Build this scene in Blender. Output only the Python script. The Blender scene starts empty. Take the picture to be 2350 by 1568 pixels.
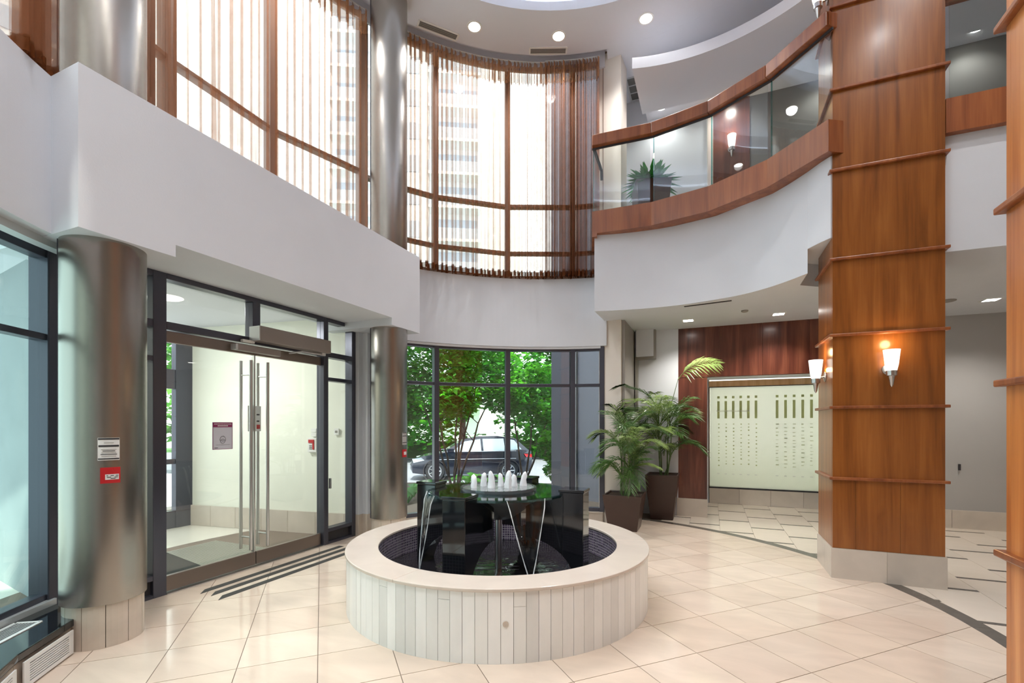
import bpy, math, random
from mathutils import Vector, Matrix

# ------------------------------------------------------------------ camera, world, lights, exposure
SC = bpy.context.scene
COL = SC.collection
R_ = math.radians
cam_d = bpy.data.cameras.new('camera')
cam_d.sensor_width = 36.0
cam_d.lens = 36.0 * 1080.0 / 2350.0
cam_d.shift_y = 191.0 / 2350.0
cam_d.clip_end = 400
cam = bpy.data.objects.new('camera', cam_d)
COL.objects.link(cam)
cam.location = (0, 0, 1.5)
cam.rotation_euler = (R_(90), 0, R_(22.93))
SC.camera = cam

SC.view_settings.view_transform = 'Standard'
SC.view_settings.look = 'None'
SC.view_settings.gamma = 1.0
SC.view_settings.use_curve_mapping = False
SC.view_settings.exposure = 0.43

SC.cycles.transparent_max_bounces = 64
SC.cycles.max_bounces = 10
SC.cycles.diffuse_bounces = 5

world = bpy.data.worlds.new('sky')
SC.world = world
world.use_nodes = True
bg = world.node_tree.nodes['Background']
bg.inputs[0].default_value = (0.84, 0.93, 1.0, 1)
bg.inputs[1].default_value = 2.3

sun_d = bpy.data.lights.new('sun', 'SUN')
sun_d.energy = 6.0
sun_d.angle = R_(1.5)
sun_d.color = (1.0, 0.95, 0.86)
sun = bpy.data.objects.new('sun', sun_d)
COL.objects.link(sun)
sun.location = (10, -10, 25)
sun.rotation_euler = (R_(30), 0, R_(35))     # high sun from over the roof behind the camera

def lamp(kind, loc, energy, col=(1, 1, 1), size=0.2, rot=(0, 0, 0), parent=None, **kw):
    d = bpy.data.lights.new('lamp_light', kind)
    d.energy = energy
    d.color = col
    if kind == 'AREA':
        d.shape = kw.get('shape', 'DISK'); d.size = size
        if 'size_y' in kw: d.size_y = kw['size_y']
    elif kind == 'SPOT':
        d.spot_size = R_(kw.get('angle', 110)); d.spot_blend = kw.get('blend', .6); d.shadow_soft_size = size
    else:
        d.shadow_soft_size = size
    o = bpy.data.objects.new('lamp_light', d)
    COL.objects.link(o)
    o.location = loc
    o.rotation_euler = rot
    if parent: o.parent = parent
    return o

# ------------------------------------------------------------------ materials
def srgb(r, g, b):
    f = lambda c: (c / 12.92 if c <= .04045 else ((c + .055) / 1.055) ** 2.4)
    return (f(r / 255), f(g / 255), f(b / 255))

def newmat(name):
    m = bpy.data.materials.new(name)
    m.use_nodes = True
    nt = m.node_tree
    b = nt.nodes['Principled BSDF']
    return m, nt, b

def mat(name, col, rough=.5, metal=0., var=0., scale=4., bump=0., bscale=40., spec=.5, coat=0., stretch=(1, 1, 1), detail=4., trans=0., aniso=0., dark=None, rand=0.):
    m, nt, b = newmat(name)
    N, L = nt.nodes.new, nt.links.new
    b.inputs['Roughness'].default_value = rough
    b.inputs['Metallic'].default_value = metal
    b.inputs['Specular IOR Level'].default_value = spec
    b.inputs['Coat Weight'].default_value = coat
    b.inputs['Coat Roughness'].default_value = .08
    if aniso: b.inputs['Anisotropic'].default_value = aniso
    c = tuple(col) + (1,)
    b.inputs['Base Color'].default_value = c
    if var or bump or rand:
        tc = N('ShaderNodeTexCoord'); mp = N('ShaderNodeMapping')
        mp.inputs['Scale'].default_value = stretch
        L(tc.outputs['Object'], mp.inputs['Vector'])
        if var or rand:
            nz = N('ShaderNodeTexNoise'); nz.inputs['Scale'].default_value = scale; nz.inputs['Detail'].default_value = detail
            nz.inputs['Distortion'].default_value = .6
            L(mp.outputs[0], nz.inputs['Vector'])
            rp = N('ShaderNodeValToRGB')
            dk = dark if dark else tuple(x * (1 - var) for x in col)
            lt = tuple(min(1, x * (1 + var * .5)) for x in col)
            rp.color_ramp.elements[0].position = .3; rp.color_ramp.elements[0].color = dk + (1,)
            rp.color_ramp.elements[1].position = .7; rp.color_ramp.elements[1].color = lt + (1,)
            L(nz.outputs['Fac'], rp.inputs['Fac'])
            out = rp.outputs['Color']
            if rand:
                oi = N('ShaderNodeObjectInfo'); mr = N('ShaderNodeMapRange'); hs = N('ShaderNodeHueSaturation')
                mr.inputs['To Min'].default_value = 1 - rand; mr.inputs['To Max'].default_value = 1 + rand
                L(oi.outputs['Random'], mr.inputs['Value']); L(mr.outputs[0], hs.inputs['Value']); L(out, hs.inputs['Color'])
                out = hs.outputs['Color']
            L(out, b.inputs['Base Color'])
        if bump:
            n2 = N('ShaderNodeTexNoise'); n2.inputs['Scale'].default_value = bscale; n2.inputs['Detail'].default_value = 3
            L(mp.outputs[0], n2.inputs['Vector'])
            bp = N('ShaderNodeBump'); bp.inputs['Strength'].default_value = bump; bp.inputs['Distance'].default_value = .01
            L(n2.outputs['Fac'], bp.inputs['Height']); L(bp.outputs[0], b.inputs['Normal'])
    return m

def wood(name, dark, mid, light, rough=.28, grain=1.0, rand=.06):
    """vertical-grained veneer: stretched noise broken by a slow figure"""
    m, nt, b = newmat(name)
    N, L = nt.nodes.new, nt.links.new
    tc = N('ShaderNodeTexCoord'); mp = N('ShaderNodeMapping'); mp.inputs['Scale'].default_value = (9 * grain, 9 * grain, .7)
    L(tc.outputs['Object'], mp.inputs['Vector'])
    n1 = N('ShaderNodeTexNoise'); n1.inputs['Scale'].default_value = 1.0; n1.inputs['Detail'].default_value = 6; n1.inputs['Distortion'].default_value = .8
    L(mp.outputs[0], n1.inputs['Vector'])
    mp2 = N('ShaderNodeMapping'); mp2.inputs['Scale'].default_value = (60 * grain, 60 * grain, 2.2)
    L(tc.outputs['Object'], mp2.inputs['Vector'])
    n2 = N('ShaderNodeTexNoise'); n2.inputs['Scale'].default_value = 1.0; n2.inputs['Detail'].default_value = 4
    L(mp2.outputs[0], n2.inputs['Vector'])
    mx = N('ShaderNodeMath'); mx.operation = 'MULTIPLY_ADD'; mx.inputs[1].default_value = .3
    L(n2.outputs['Fac'], mx.inputs[0]); L(n1.outputs['Fac'], mx.inputs[2])
    rp = N('ShaderNodeValToRGB')
    e = rp.color_ramp.elements
    e[0].position = .42; e[0].color = dark + (1,)
    e[1].position = .88; e[1].color = light + (1,)
    k = e.new(.65); k.color = mid + (1,)
    L(mx.outputs[0], rp.inputs['Fac'])
    oi = N('ShaderNodeObjectInfo'); mr = N('ShaderNodeMapRange'); hs = N('ShaderNodeHueSaturation')
    mr.inputs['To Min'].default_value = 1 - rand; mr.inputs['To Max'].default_value = 1 + rand
    L(oi.outputs['Random'], mr.inputs['Value']); L(mr.outputs[0], hs.inputs['Value']); L(rp.outputs[0], hs.inputs['Color'])
    L(hs.outputs[0], b.inputs['Base Color'])
    b.inputs['Roughness'].default_value = rough
    b.inputs['Coat Weight'].default_value = .25
    b.inputs['Coat Roughness'].default_value = .15
    return m

def glass(name, tint=(1, 1, 1), refl=.06, rough=0.0, edge=1.0):
    """thin architectural pane: clear transmission with a Fresnel mirror on top"""
    m = bpy.data.materials.new(name); m.use_nodes = True
    nt = m.node_tree; nt.nodes.clear(); N, L = nt.nodes.new, nt.links.new
    out = N('ShaderNodeOutputMaterial'); tr = N('ShaderNodeBsdfTransparent'); gl = N('ShaderNodeBsdfGlossy'); mx = N('ShaderNodeMixShader')
    lw = N('ShaderNodeLayerWeight'); lw.inputs[0].default_value = .5
    pw = N('ShaderNodeMath'); pw.operation = 'POWER'; pw.inputs[1].default_value = 5.0
    ma = N('ShaderNodeMath'); ma.operation = 'MULTIPLY_ADD'; ma.inputs[1].default_value = 1 - refl; ma.inputs[2].default_value = refl
    tr.inputs[0].default_value = tuple(tint) + (1,); gl.inputs['Roughness'].default_value = rough
    L(lw.outputs['Facing'], pw.inputs[0]); L(pw.outputs[0], ma.inputs[0])
    L(ma.outputs[0], mx.inputs[0]); L(tr.outputs[0], mx.inputs[1]); L(gl.outputs[0], mx.inputs[2]); L(mx.outputs[0], out.inputs[0])
    return m

def sheer(name, thread, fac, tint=(1, .97, .94)):
    m = bpy.data.materials.new(name); m.use_nodes = True
    nt = m.node_tree; nt.nodes.clear(); N, L = nt.nodes.new, nt.links.new
    out = N('ShaderNodeOutputMaterial'); tr = N('ShaderNodeBsdfTransparent'); df = N('ShaderNodeBsdfDiffuse'); tl = N('ShaderNodeBsdfTranslucent')
    a = N('ShaderNodeMixShader'); c = N('ShaderNodeMixShader')
    tr.inputs[0].default_value = tuple(tint) + (1,); df.inputs[0].default_value = tuple(thread) + (1,); tl.inputs[0].default_value = tuple(thread) + (1,)
    a.inputs[0].default_value = .5; c.inputs[0].default_value = fac
    tc = N('ShaderNodeTexCoord'); nz = N('ShaderNodeTexNoise'); nz.inputs['Scale'].default_value = 9
    mr = N('ShaderNodeMapRange'); mr.inputs['To Min'].default_value = fac * .8; mr.inputs['To Max'].default_value = fac * 1.2
    L(tc.outputs['Object'], nz.inputs['Vector']); L(nz.outputs['Fac'], mr.inputs['Value']); L(mr.outputs[0], c.inputs[0])
    L(df.outputs[0], a.inputs[1]); L(tl.outputs[0], a.inputs[2]); L(tr.outputs[0], c.inputs[1]); L(a.outputs[0], c.inputs[2]); L(c.outputs[0], out.inputs[0])
    return m

def emit(name, col, strength):
    m = bpy.data.materials.new(name); m.use_nodes = True
    nt = m.node_tree; nt.nodes.clear()
    out = nt.nodes.new('ShaderNodeOutputMaterial'); e = nt.nodes.new('ShaderNodeEmission')
    e.inputs[0].default_value = tuple(col) + (1,); e.inputs[1].default_value = strength
    nt.links.new(e.outputs[0], out.inputs[0])
    return m

def leafmat(name, col, trans=.35, rough=.4):
    m, nt, b = newmat(name)
    N, L = nt.nodes.new, nt.links.new
    tc = N('ShaderNodeTexCoord'); nz = N('ShaderNodeTexNoise'); nz.inputs['Scale'].default_value = 3.5; nz.inputs['Detail'].default_value = 5
    L(tc.outputs['Object'], nz.inputs['Vector'])
    rp = N('ShaderNodeValToRGB'); e = rp.color_ramp.elements
    e[0].position = .3; e[0].color = tuple(x * .45 for x in col) + (1,); e[1].position = .7; e[1].color = tuple(min(1, x * 1.5) for x in col) + (1,)
    L(nz.outputs['Fac'], rp.inputs['Fac']); L(rp.outputs[0], b.inputs['Base Color'])
    b.inputs['Roughness'].default_value = rough
    tl = N('ShaderNodeBsdfTranslucent'); mx = N('ShaderNodeMixShader'); mx.inputs[0].default_value = trans
    L(rp.outputs[0], tl.inputs[0])
    out = nt.nodes['Material Output']
    L(b.outputs[0], mx.inputs[1]); L(tl.outputs[0], mx.inputs[2]); L(mx.outputs[0], out.inputs[0])
    return m

def mosaic(name):
    m, nt, b = newmat(name)
    N, L = nt.nodes.new, nt.links.new
    uv = N('ShaderNodeTexCoord')
    br = N('ShaderNodeTexBrick'); br.offset = 0; br.inputs['Scale'].default_value = 1.0
    br.inputs['Brick Width'].default_value = .026; br.inputs['Row Height'].default_value = .026; br.inputs['Mortar Size'].default_value = .0024
    br.inputs['Color1'].default_value = (.05, .035, .07, 1); br.inputs['Color2'].default_value = (.16, .12, .20, 1); br.inputs['Mortar'].default_value = (.55, .52, .55, 1)
    L(uv.outputs['UV'], br.inputs['Vector']); L(br.outputs['Color'], b.inputs['Base Color'])
    bp = N('ShaderNodeBump'); bp.inputs['Strength'].default_value = .5; bp.inputs['Distance'].default_value = .004; bp.invert = True
    L(br.outputs['Fac'], bp.inputs['Height']); L(bp.outputs[0], b.inputs['Normal'])
    b.inputs['Roughness'].default_value = .12
    return m

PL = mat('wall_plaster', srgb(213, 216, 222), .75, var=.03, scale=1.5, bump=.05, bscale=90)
PLW = mat('wall_plaster_warm', srgb(222, 214, 204), .75, var=.03, scale=1.5, bump=.05, bscale=90)
PLG = mat('wall_plaster_grey', srgb(176, 174, 172), .75, var=.03, scale=1.5)
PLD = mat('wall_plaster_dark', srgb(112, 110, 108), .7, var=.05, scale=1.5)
REV = mat('reveal_grey', srgb(148, 144, 138), .7)
CEIL = mat('ceiling_paint', srgb(220, 222, 230), .8, var=.02, scale=1)
CREAM = mat('vestibule_cream', srgb(236, 238, 226), .6, var=.02)
TILE = [mat('floor_stone_%d' % i, srgb(*c), .10, var=.10, scale=2.2, stretch=(1.0, 2.4, 1), detail=7, spec=.5, rand=.012) for i, c in enumerate(((216, 198, 180), (219, 202, 185), (213, 195, 178)))]
TILE2 = [mat('corridor_stone_%d' % i, srgb(*c), .12, var=.06, scale=2.0, detail=6, rand=.03) for i, c in enumerate(((226, 214, 199), (222, 210, 196)))]
GROUT = mat('grout', srgb(120, 106, 94), .8)
DARK = mat('dark_inlay_stone', srgb(92, 86, 80), .25, var=.1, scale=12)
STONE = mat('base_stone', srgb(205, 192, 178), .25, var=.12, scale=3, detail=7, rand=.06)
STONEW = mat('wall_base_stone', srgb(206, 196, 184), .3, var=.1, scale=3, detail=7, rand=.05)
PLANK = [mat('fountain_stone_%d' % i, srgb(*c), .3, var=.05, scale=5, detail=7, stretch=(1, 1, .5), rand=.05) for i, c in enumerate(((240, 240, 237), (232, 232, 229), (245, 245, 243)))]
RIM = mat('rim_stone', srgb(214, 202, 190), .12, var=.06, scale=4, detail=6)
GRAN = mat('black_granite', (.008, .010, .013), .06, var=.5, scale=90, spec=.6, coat=.4)
STEEL = mat('brushed_steel', (.37, .345, .315), .27, 1.0, aniso=.75, bump=.02, bscale=6, stretch=(1, 1, 60))
STEELB = mat('satin_steel', (.62, .62, .62), .28, 1.0)
ALU = mat('white_aluminium', srgb(208, 210, 212), .35, .3)
BRONZE = mat('bronze_metal', srgb(134, 122, 114), .32, .8)
FRAME = mat('dark_window_frame', srgb(80, 81, 92), .3, .55, spec=.5)
FRAMEG = mat('grey_operator_cover', srgb(150, 142, 138), .45, .3)
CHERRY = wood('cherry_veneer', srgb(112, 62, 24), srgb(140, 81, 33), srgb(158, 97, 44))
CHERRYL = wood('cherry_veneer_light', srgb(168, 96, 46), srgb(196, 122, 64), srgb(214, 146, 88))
CHERRYR = wood('cherry_trim', srgb(114, 60, 30), srgb(143, 80, 43), srgb(163, 98, 54), rough=.35)
MAHOG = wood('mahogany_veneer', srgb(70, 34, 25), srgb(98, 51, 38), srgb(126, 75, 55))
OAKL = wood('pale_wood', srgb(196, 150, 100), srgb(214, 172, 124), srgb(226, 190, 146))
GL = glass('clear_glass', (.97, .99, .98), .06)
GLG = glass('green_tinted_glass', (.80, .92, .88), .07)
GLR = glass('balustrade_glass', (.93, .96, .94), .06)
GLT = glass('teal_edge_glass', (.45, .78, .78), .10)
WATER = glass('water_sheet', (.92, .96, .98), .045, .04)
SHEER = sheer('sheer_fabric', srgb(166, 116, 86), .25)
SHEERD = sheer('sheer_header', srgb(200, 150, 110), .50)
SHEERH = sheer('sheer_hem', srgb(120, 70, 40), .75)
SHEERB = sheer('sheer_bunched', srgb(150, 100, 72), .42)
BROWNP = mat('brown_glazed_planter', srgb(64, 44, 37), .28, var=.06, scale=6, spec=.5)
SOIL = mat('soil', srgb(70, 54, 44), .95, var=.4, scale=60, bump=.6, bscale=60)
PALM = leafmat('palm_leaf', srgb(78, 112, 52), .3, .35)
PALML = leafmat('palm_leaf_light', srgb(132, 156, 86), .35, .35)
CYCAD = leafmat('cycad_leaf', srgb(40, 112, 44), .25, .5)
STEM = mat('palm_stem', srgb(80, 104, 56), .5, var=.3, scale=20)
MAPLE = leafmat('maple_leaf', srgb(56, 140, 36), .5, .5)
MAPLE2 = leafmat('maple_leaf_bright', srgb(104, 190, 52), .55, .5)
HOSTA = leafmat('hosta_leaf', srgb(70, 150, 60), .4, .4)
BARK = mat('bark', srgb(84, 72, 66), .9, var=.4, scale=18, bump=.5, bscale=30)
ASPH = mat('asphalt', srgb(136, 140, 148), .9, var=.08, scale=8)
PAVE = mat('concrete_pavement', srgb(205, 205, 204), .9, var=.06, scale=3)
MULCH = mat('garden_mulch', srgb(78, 66, 56), .95, var=.4, scale=25, bump=.6, bscale=40)
CONC = mat('exterior_concrete', srgb(150, 158, 162), .85, var=.08, scale=2)
SLATE = mat('exterior_grey_cladding', srgb(112, 116, 130), .4, var=.06, scale=2)
PAINT = mat('car_paint_black', srgb(34, 40, 54), .12, .3, coat=1.0, var=.02)
TYRE = mat('tyre_rubber', srgb(40, 42, 46), .8)
RIMA = mat('alloy_wheel', srgb(205, 208, 212), .25, .8)
CARGL = mat('car_glass', srgb(150, 170, 178), .05, 0, spec=.8, coat=.5)
TOWER = mat('tower_white', srgb(236, 236, 236), .8, var=.03)
TOWERG = mat('tower_glass', srgb(188, 198, 208), .3, 0)
WHITEM = mat('white_plastic', srgb(232, 232, 230), .4)
REDM = mat('red_plastic', srgb(190, 28, 36), .4)
PURP = mat('poster_purple', srgb(140, 44, 96), .5)
LILAC = mat('poster_lilac', srgb(206, 208, 218), .5)
INK = mat('print_ink', srgb(50, 48, 52), .6)
PAPER = mat('paper_white', srgb(226, 226, 226), .6)
FROST = None
MATB = mat('entrance_mat_rubber', srgb(40, 44, 42), .95, var=.2, scale=60)
MATG = mat('entrance_grate_metal', srgb(170, 170, 158), .45, .4)
LENSP = emit('light_panel', (1, 1, .95), 1.2)
STRIP = mat('anti_slip_rubber', srgb(58, 58, 55), .8)
LENS = emit('lamp_lens', (1, .97, .92), 14)
LENSW = emit('sconce_glass', (1, .93, .82), 1.5)
COVE = emit('cove_strip', (.80, .90, 1.0), 13)
JET = mat('aerated_water', srgb(240, 244, 248), .25, var=.05, scale=20, bump=.4, bscale=30)
POOL = mat('pool_water', (.02, .018, .022), .04, spec=.6, bump=.5, bscale=14)
MOS = mosaic('dark_glass_mosaic')

# ------------------------------------------------------------------ mesh helpers
class MB:
    def __init__(s): s.v = []; s.f = []; s.uv = None
    def add(s, vs, fs):
        o = len(s.v); s.v += [tuple(p) for p in vs]; s.f += [tuple(i + o for i in f) for f in fs]; return s
    def box(s, x0, x1, y0, y1, z0, z1):
        return s.add([(x0, y0, z0), (x1, y0, z0), (x1, y1, z0), (x0, y1, z0), (x0, y0, z1), (x1, y0, z1), (x1, y1, z1), (x0, y1, z1)],
                     [(3, 2, 1, 0), (4, 5, 6, 7), (0, 1, 5, 4), (1, 2, 6, 5), (2, 3, 7, 6), (3, 0, 4, 7)])
    def obox(s, c, ax, hx, hy, hz):
        """box centred at c, x axis turned to heading ax (2D unit vector)"""
        ux = Vector((ax[0], ax[1], 0)).normalized(); uy = Vector((-ux.y, ux.x, 0)); c = Vector(c)
        vs = [c + ux * (a * hx) + uy * (b * hy) + Vector((0, 0, d * hz)) for d in (-1, 1) for a, b in ((-1, -1), (1, -1), (1, 1), (-1, 1))]
        return s.add(vs, [(3, 2, 1, 0), (4, 5, 6, 7), (0, 1, 5, 4), (1, 2, 6, 5), (2, 3, 7, 6), (3, 0, 4, 7)])
    def seg(s, p, q, w, z0, z1):
        """wall of thickness w centred on the line p-q"""
        p, q = Vector(p[:2]), Vector(q[:2]); m = (p + q) / 2
        return s.obox((m.x, m.y, (z0 + z1) / 2), (q - p), (q - p).length / 2, w / 2, (z1 - z0) / 2)
    def prism(s, poly, z0, z1):
        a = sum(poly[i][0] * poly[(i + 1) % len(poly)][1] - poly[(i + 1) % len(poly)][0] * poly[i][1] for i in range(len(poly)))
        if a < 0: poly = poly[::-1]
        n = len(poly)
        return s.add([(x, y, z0) for x, y in poly] + [(x, y, z1) for x, y in poly],
                     [tuple(range(n - 1, -1, -1)), tuple(range(n, 2 * n))] + [(i, (i + 1) % n, n + (i + 1) % n, n + i) for i in range(n)])
    def arc(s, c, r0, r1, a0, a1, z0, z1, n=24):
        """solid curved wall between radii r0 < r1"""
        o = []
        for i in range(n + 1):
            t = R_(a0 + (a1 - a0) * i / n); cs, sn = math.cos(t), math.sin(t)
            o += [(c[0] + r0 * cs, c[1] + r0 * sn, z0), (c[0] + r1 * cs, c[1] + r1 * sn, z0), (c[0] + r1 * cs, c[1] + r1 * sn, z1), (c[0] + r0 * cs, c[1] + r0 * sn, z1)]
        f = []
        for i in range(n):
            a, b = 4 * i, 4 * i + 4
            f += [(a, b, b + 1, a + 1), (a + 1, b + 1, b + 2, a + 2), (a + 2, b + 2, b + 3, a + 3), (a + 3, b + 3, b, a)]
        if abs(a1 - a0) < 359.9: f += [(0, 1, 2, 3), (4 * n + 3, 4 * n + 2, 4 * n + 1, 4 * n)]
        return s.add(o, f)
    def lathe(s, prof, c=(0, 0, 0), n=32, cap=True, axis=None):
        o = []
        for r, z in prof:
            for i in range(n):
                t = 2 * math.pi * i / n; p = Vector((r * math.cos(t), r * math.sin(t), z))
                if axis is not None: p = axis @ p
                o.append((p.x + c[0], p.y + c[1], p.z + c[2]))
        f = [(j * n + i, j * n + (i + 1) % n, (j + 1) * n + (i + 1) % n, (j + 1) * n + i) for j in range(len(prof) - 1) for i in range(n)]
        if cap: f += [tuple(range(n - 1, -1, -1)), tuple((len(prof) - 1) * n + i for i in range(n))]
        return s.add(o, f)
    def tube(s, pts, rad, n=8):
        pts = [Vector(p) for p in pts]; rad = rad if isinstance(rad, (list, tuple)) else [rad] * len(pts)
        o = []; up = Vector((.13, .21, 1)).normalized()
        for i, p in enumerate(pts):
            d = (pts[min(i + 1, len(pts) - 1)] - pts[max(i - 1, 0)]).normalized()
            u = d.cross(up)
            if u.length < .05: u = d.cross(Vector((1, 0, 0)))
            u.normalize(); w = d.cross(u)
            o += [p + (u * math.cos(2 * math.pi * k / n) + w * math.sin(2 * math.pi * k / n)) * rad[i] for k in range(n)]
        f = [(j * n + i, j * n + (i + 1) % n, (j + 1) * n + (i + 1) % n, (j + 1) * n + i) for j in range(len(pts) - 1) for i in range(n)]
        f += [tuple(range(n - 1, -1, -1)), tuple((len(pts) - 1) * n + i for i in range(n))]
        return s.add(o, f)
    def quad(s, *p): return s.add(p, [tuple(range(len(p)))])
    def build(s, name, m, parent=None, smooth=False, bevel=0., uv=None):
        me = bpy.data.meshes.new(name)
        me.from_pydata(s.v, [], s.f); me.update()
        if m: me.materials.append(m)
        if smooth:
            for p in me.polygons: p.use_smooth = True
            try: me.set_sharp_from_angle(angle=R_(40))
            except Exception: pass
        if uv:
            l = me.uv_layers.new(name='map')
            for lp in me.loops: l.data[lp.index].uv = uv(me.vertices[lp.vertex_index].co)
        o = bpy.data.objects.new(name, me); COL.objects.link(o)
        if parent: o.parent = parent
        if bevel:
            b = o.modifiers.new('bevel', 'BEVEL'); b.width = bevel; b.segments = 2; b.limit_method = 'ANGLE'; b.angle_limit = R_(40)
        return o

def tag(o, label=None, cat=None, group=None, kind=None):
    if label: o['label'] = label
    if cat: o['category'] = cat
    if group: o['group'] = group
    if kind: o['kind'] = kind
    return o
def empty(name, loc=(0, 0, 0)):
    o = bpy.data.objects.new(name, None); COL.objects.link(o); o.location = (0, 0, 0)
    o.empty_display_size = .1
    return o
def struct(o, label=None): return tag(o, label, None, None, 'structure')
def polar(a, r, c): return (c[0] + r * math.cos(R_(a)), c[1] + r * math.sin(R_(a)))
def clip(poly, inside, cut):
    out = []
    for i in range(len(poly)):
        a, b = poly[i], poly[(i + 1) % len(poly)]
        ia, ib = inside(a), inside(b)
        if ia: out.append(a)
        if ia != ib: out.append(cut(a, b))
    return out
def circle_clip(poly, c, r, n=96):
    for i in range(n):
        t = 2 * math.pi * (i + .5) / n; nx, ny = math.cos(t), math.sin(t); d = r * math.cos(math.pi / n)
        g = lambda p: (p[0] - c[0]) * nx + (p[1] - c[1]) * ny - d
        if all(g(p) <= 0 for p in poly): continue
        poly = clip(poly, lambda p: g(p) <= 0, lambda a, b: (a[0] + (b[0] - a[0]) * g(a) / (g(a) - g(b)), a[1] + (b[1] - a[1]) * g(a) / (g(a) - g(b))))
        if len(poly) < 3: return []
    return poly

RC = (-.93, 3.45)          # centre of the rotunda
FC = (-1.757, 3.841)       # centre of the fountain
AC = (-2.06, 3.873)        # centre of the floor's dark border arc
RW = 3.84                  # radius of the glazing
ZC = 7.08                  # ceiling
# ================================================================== STRUCTURE
# ---- floor
random.seed(3)
floor = MB().box(-5.2, 6.2, -3.6, 10.2, -.30, -.006).build('floor', GROUT)
struct(floor, 'beige stone lobby floor with diagonal tiles and a dark curved border')
# corridor tiles: 0.42 wide columns, alternate columns shifted half a tile, a dark inlay strip heading every tile
cache = {}
for k in range(-4, 13):
    x0 = .12 + .42 * k
    off = 8.08 if k % 2 == 0 else 7.65
    n = -12
    while off + .855 * n < 10.8:
        y1 = off + .855 * n; y0 = y1 - .855 + .05; n += 1
        cx, cy = x0 + .21, (y0 + y1) / 2
        dc = math.hypot(cx - AC[0], cy - AC[1])
        if dc < 3.3 or y1 < 2.0 or cx < -.9 or cx > 4.6 or y0 > 9.85 or (cx > 1.9 and y0 > 8.85): continue
        if (1.2 < cx < 1.9 and 5.6 < y0 and y1 < 6.0): continue
        if 'ct' not in cache:
            cache['ct'] = MB().box(0, .4165, 0, .800, -.012, 0).build('corridor_tile', None, floor)
            o = cache['ct']; o.data.materials.append(TILE2[0])
            cache['cs'] = MB().box(0, .4165, 0, .046, -.012, 0).build('inlay_strip', DARK, floor)
            s = cache['cs']
        else:
            o = cache['ct'].copy(); COL.objects.link(o); s = cache['cs'].copy(); COL.objects.link(s)
        o.location = (x0, y0, 0); s.location = (x0, y1 + .002, 0)
# rotunda bed, border ring and diagonal tiles (slightly proud of each other)
MB().lathe([(4.02, -.004), (4.02, .0012)], (AC[0], AC[1], 0), 96).build('rotunda_bed', GROUT, floor)
for i in range(40):
    a0 = -70 + i * 4.2
    if a0 > 76: break
    MB().arc(AC, 3.895, 4.02, a0, a0 + 4.17, -.002, .0030, 4).build('border_stone', DARK, floor)
S2 = math.sqrt(.5)
ring_r = 3.892
for i in range(-11, 16):
    for j in range(-6, 16):
        u0, u1 = -.02 + .46 * i, -.02 + .46 * (i + 1)
        v0, v1 = 1.95 + .4517 * (j - 4), 1.95 + .4517 * (j - 3)
        g = .0025
        q = [((u - v) * S2, (u + v) * S2) for u, v in ((u0 + g, v0 + g), (u1 - g, v0 + g), (u1 - g, v1 - g), (u0 + g, v1 - g))]
        cx, cy = sum(p[0] for p in q) / 4, sum(p[1] for p in q) / 4
        if cx * -.39 + cy * .92 < .9 or cx < -4.9: continue
        if all(math.hypot(p[0] - FC[0], p[1] - FC[1]) < 1.2 for p in q): continue
        q = circle_clip(q, AC, ring_r)
        if len(q) < 3: continue
        MB().prism(q, -.003, .0042).build('floor_tile', random.choice(TILE), floor)
# three dark abrasive strips inside the entrance doors
for x, ya, yb in ((-4.19, 2.80, 4.52), (-4.05, 2.80, 4.50), (-3.90, 2.76, 4.50)):
    MB().prism([(x - .04, ya + .045), (x + .035, ya - .045), (x + .035, yb), (x - .04, yb)], .003, .0065).build('anti_slip_strip', STRIP, floor)

# ---- ceiling
ceil = MB().arc(RC, 2.80, 3.57, 0, 360, ZC, ZC + .12, 96)
ceil.arc(RC, 3.571, 7.6, -95, 98, ZC, ZC + .12, 48)
ceil.arc(RC, 3.571, 3.97, 98.05, 264.95, ZC + .14, ZC + .26, 48)
ceilo = ceil.build('ceiling', CEIL)
struct(ceilo, 'white round rotunda ceiling with a recessed dome')
MB().arc(RC, 3.03, 3.10, 0, 360, ZC + .10, ZC + .55, 96).build('dome_wall', CEIL, ceilo, True)
MB().lathe([(3.10, ZC + .5), (3.10, ZC + .6)], (RC[0], RC[1], 0), 96).build('dome_cap', CEIL, ceilo)
MB().box(-1.6, 6.4, -3.7, 10.9, ZC + .62, ZC + .8).build('roof_slab', CEIL, ceilo)
MB().arc(RC, 3.0, 3.97, 90, 275, ZC + .27, ZC + .8, 60).build('roof_slab', CEIL, ceilo)
MB().lathe([(3.2, ZC + .61), (3.2, ZC + .8)], (RC[0], RC[1], 0), 48).build('roof_slab', CEIL, ceilo)
cv = MB().arc(RC, 2.93, 2.99, 0, 360, ZC + .125, ZC + .15, 96).build('cove_light', COVE)
tag(cv, 'hidden cool white light strip running round the ceiling dome', 'cove light')

# ---- bulkhead over the entrance and its flat end
bx = MB()
bx.box(-4.75, -3.66, 1.66, 5.42, 2.835, 3.78)
bx.box(-4.75, -3.66, 1.66, 2.245, 2.745, 2.835)
bx.box(-4.75, -3.66, 4.815, 5.42, 2.745, 2.835)
struct(bx.build('wall_bulkhead', PL), 'pale grey bulkhead spanning above the glass entrance doors')

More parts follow.
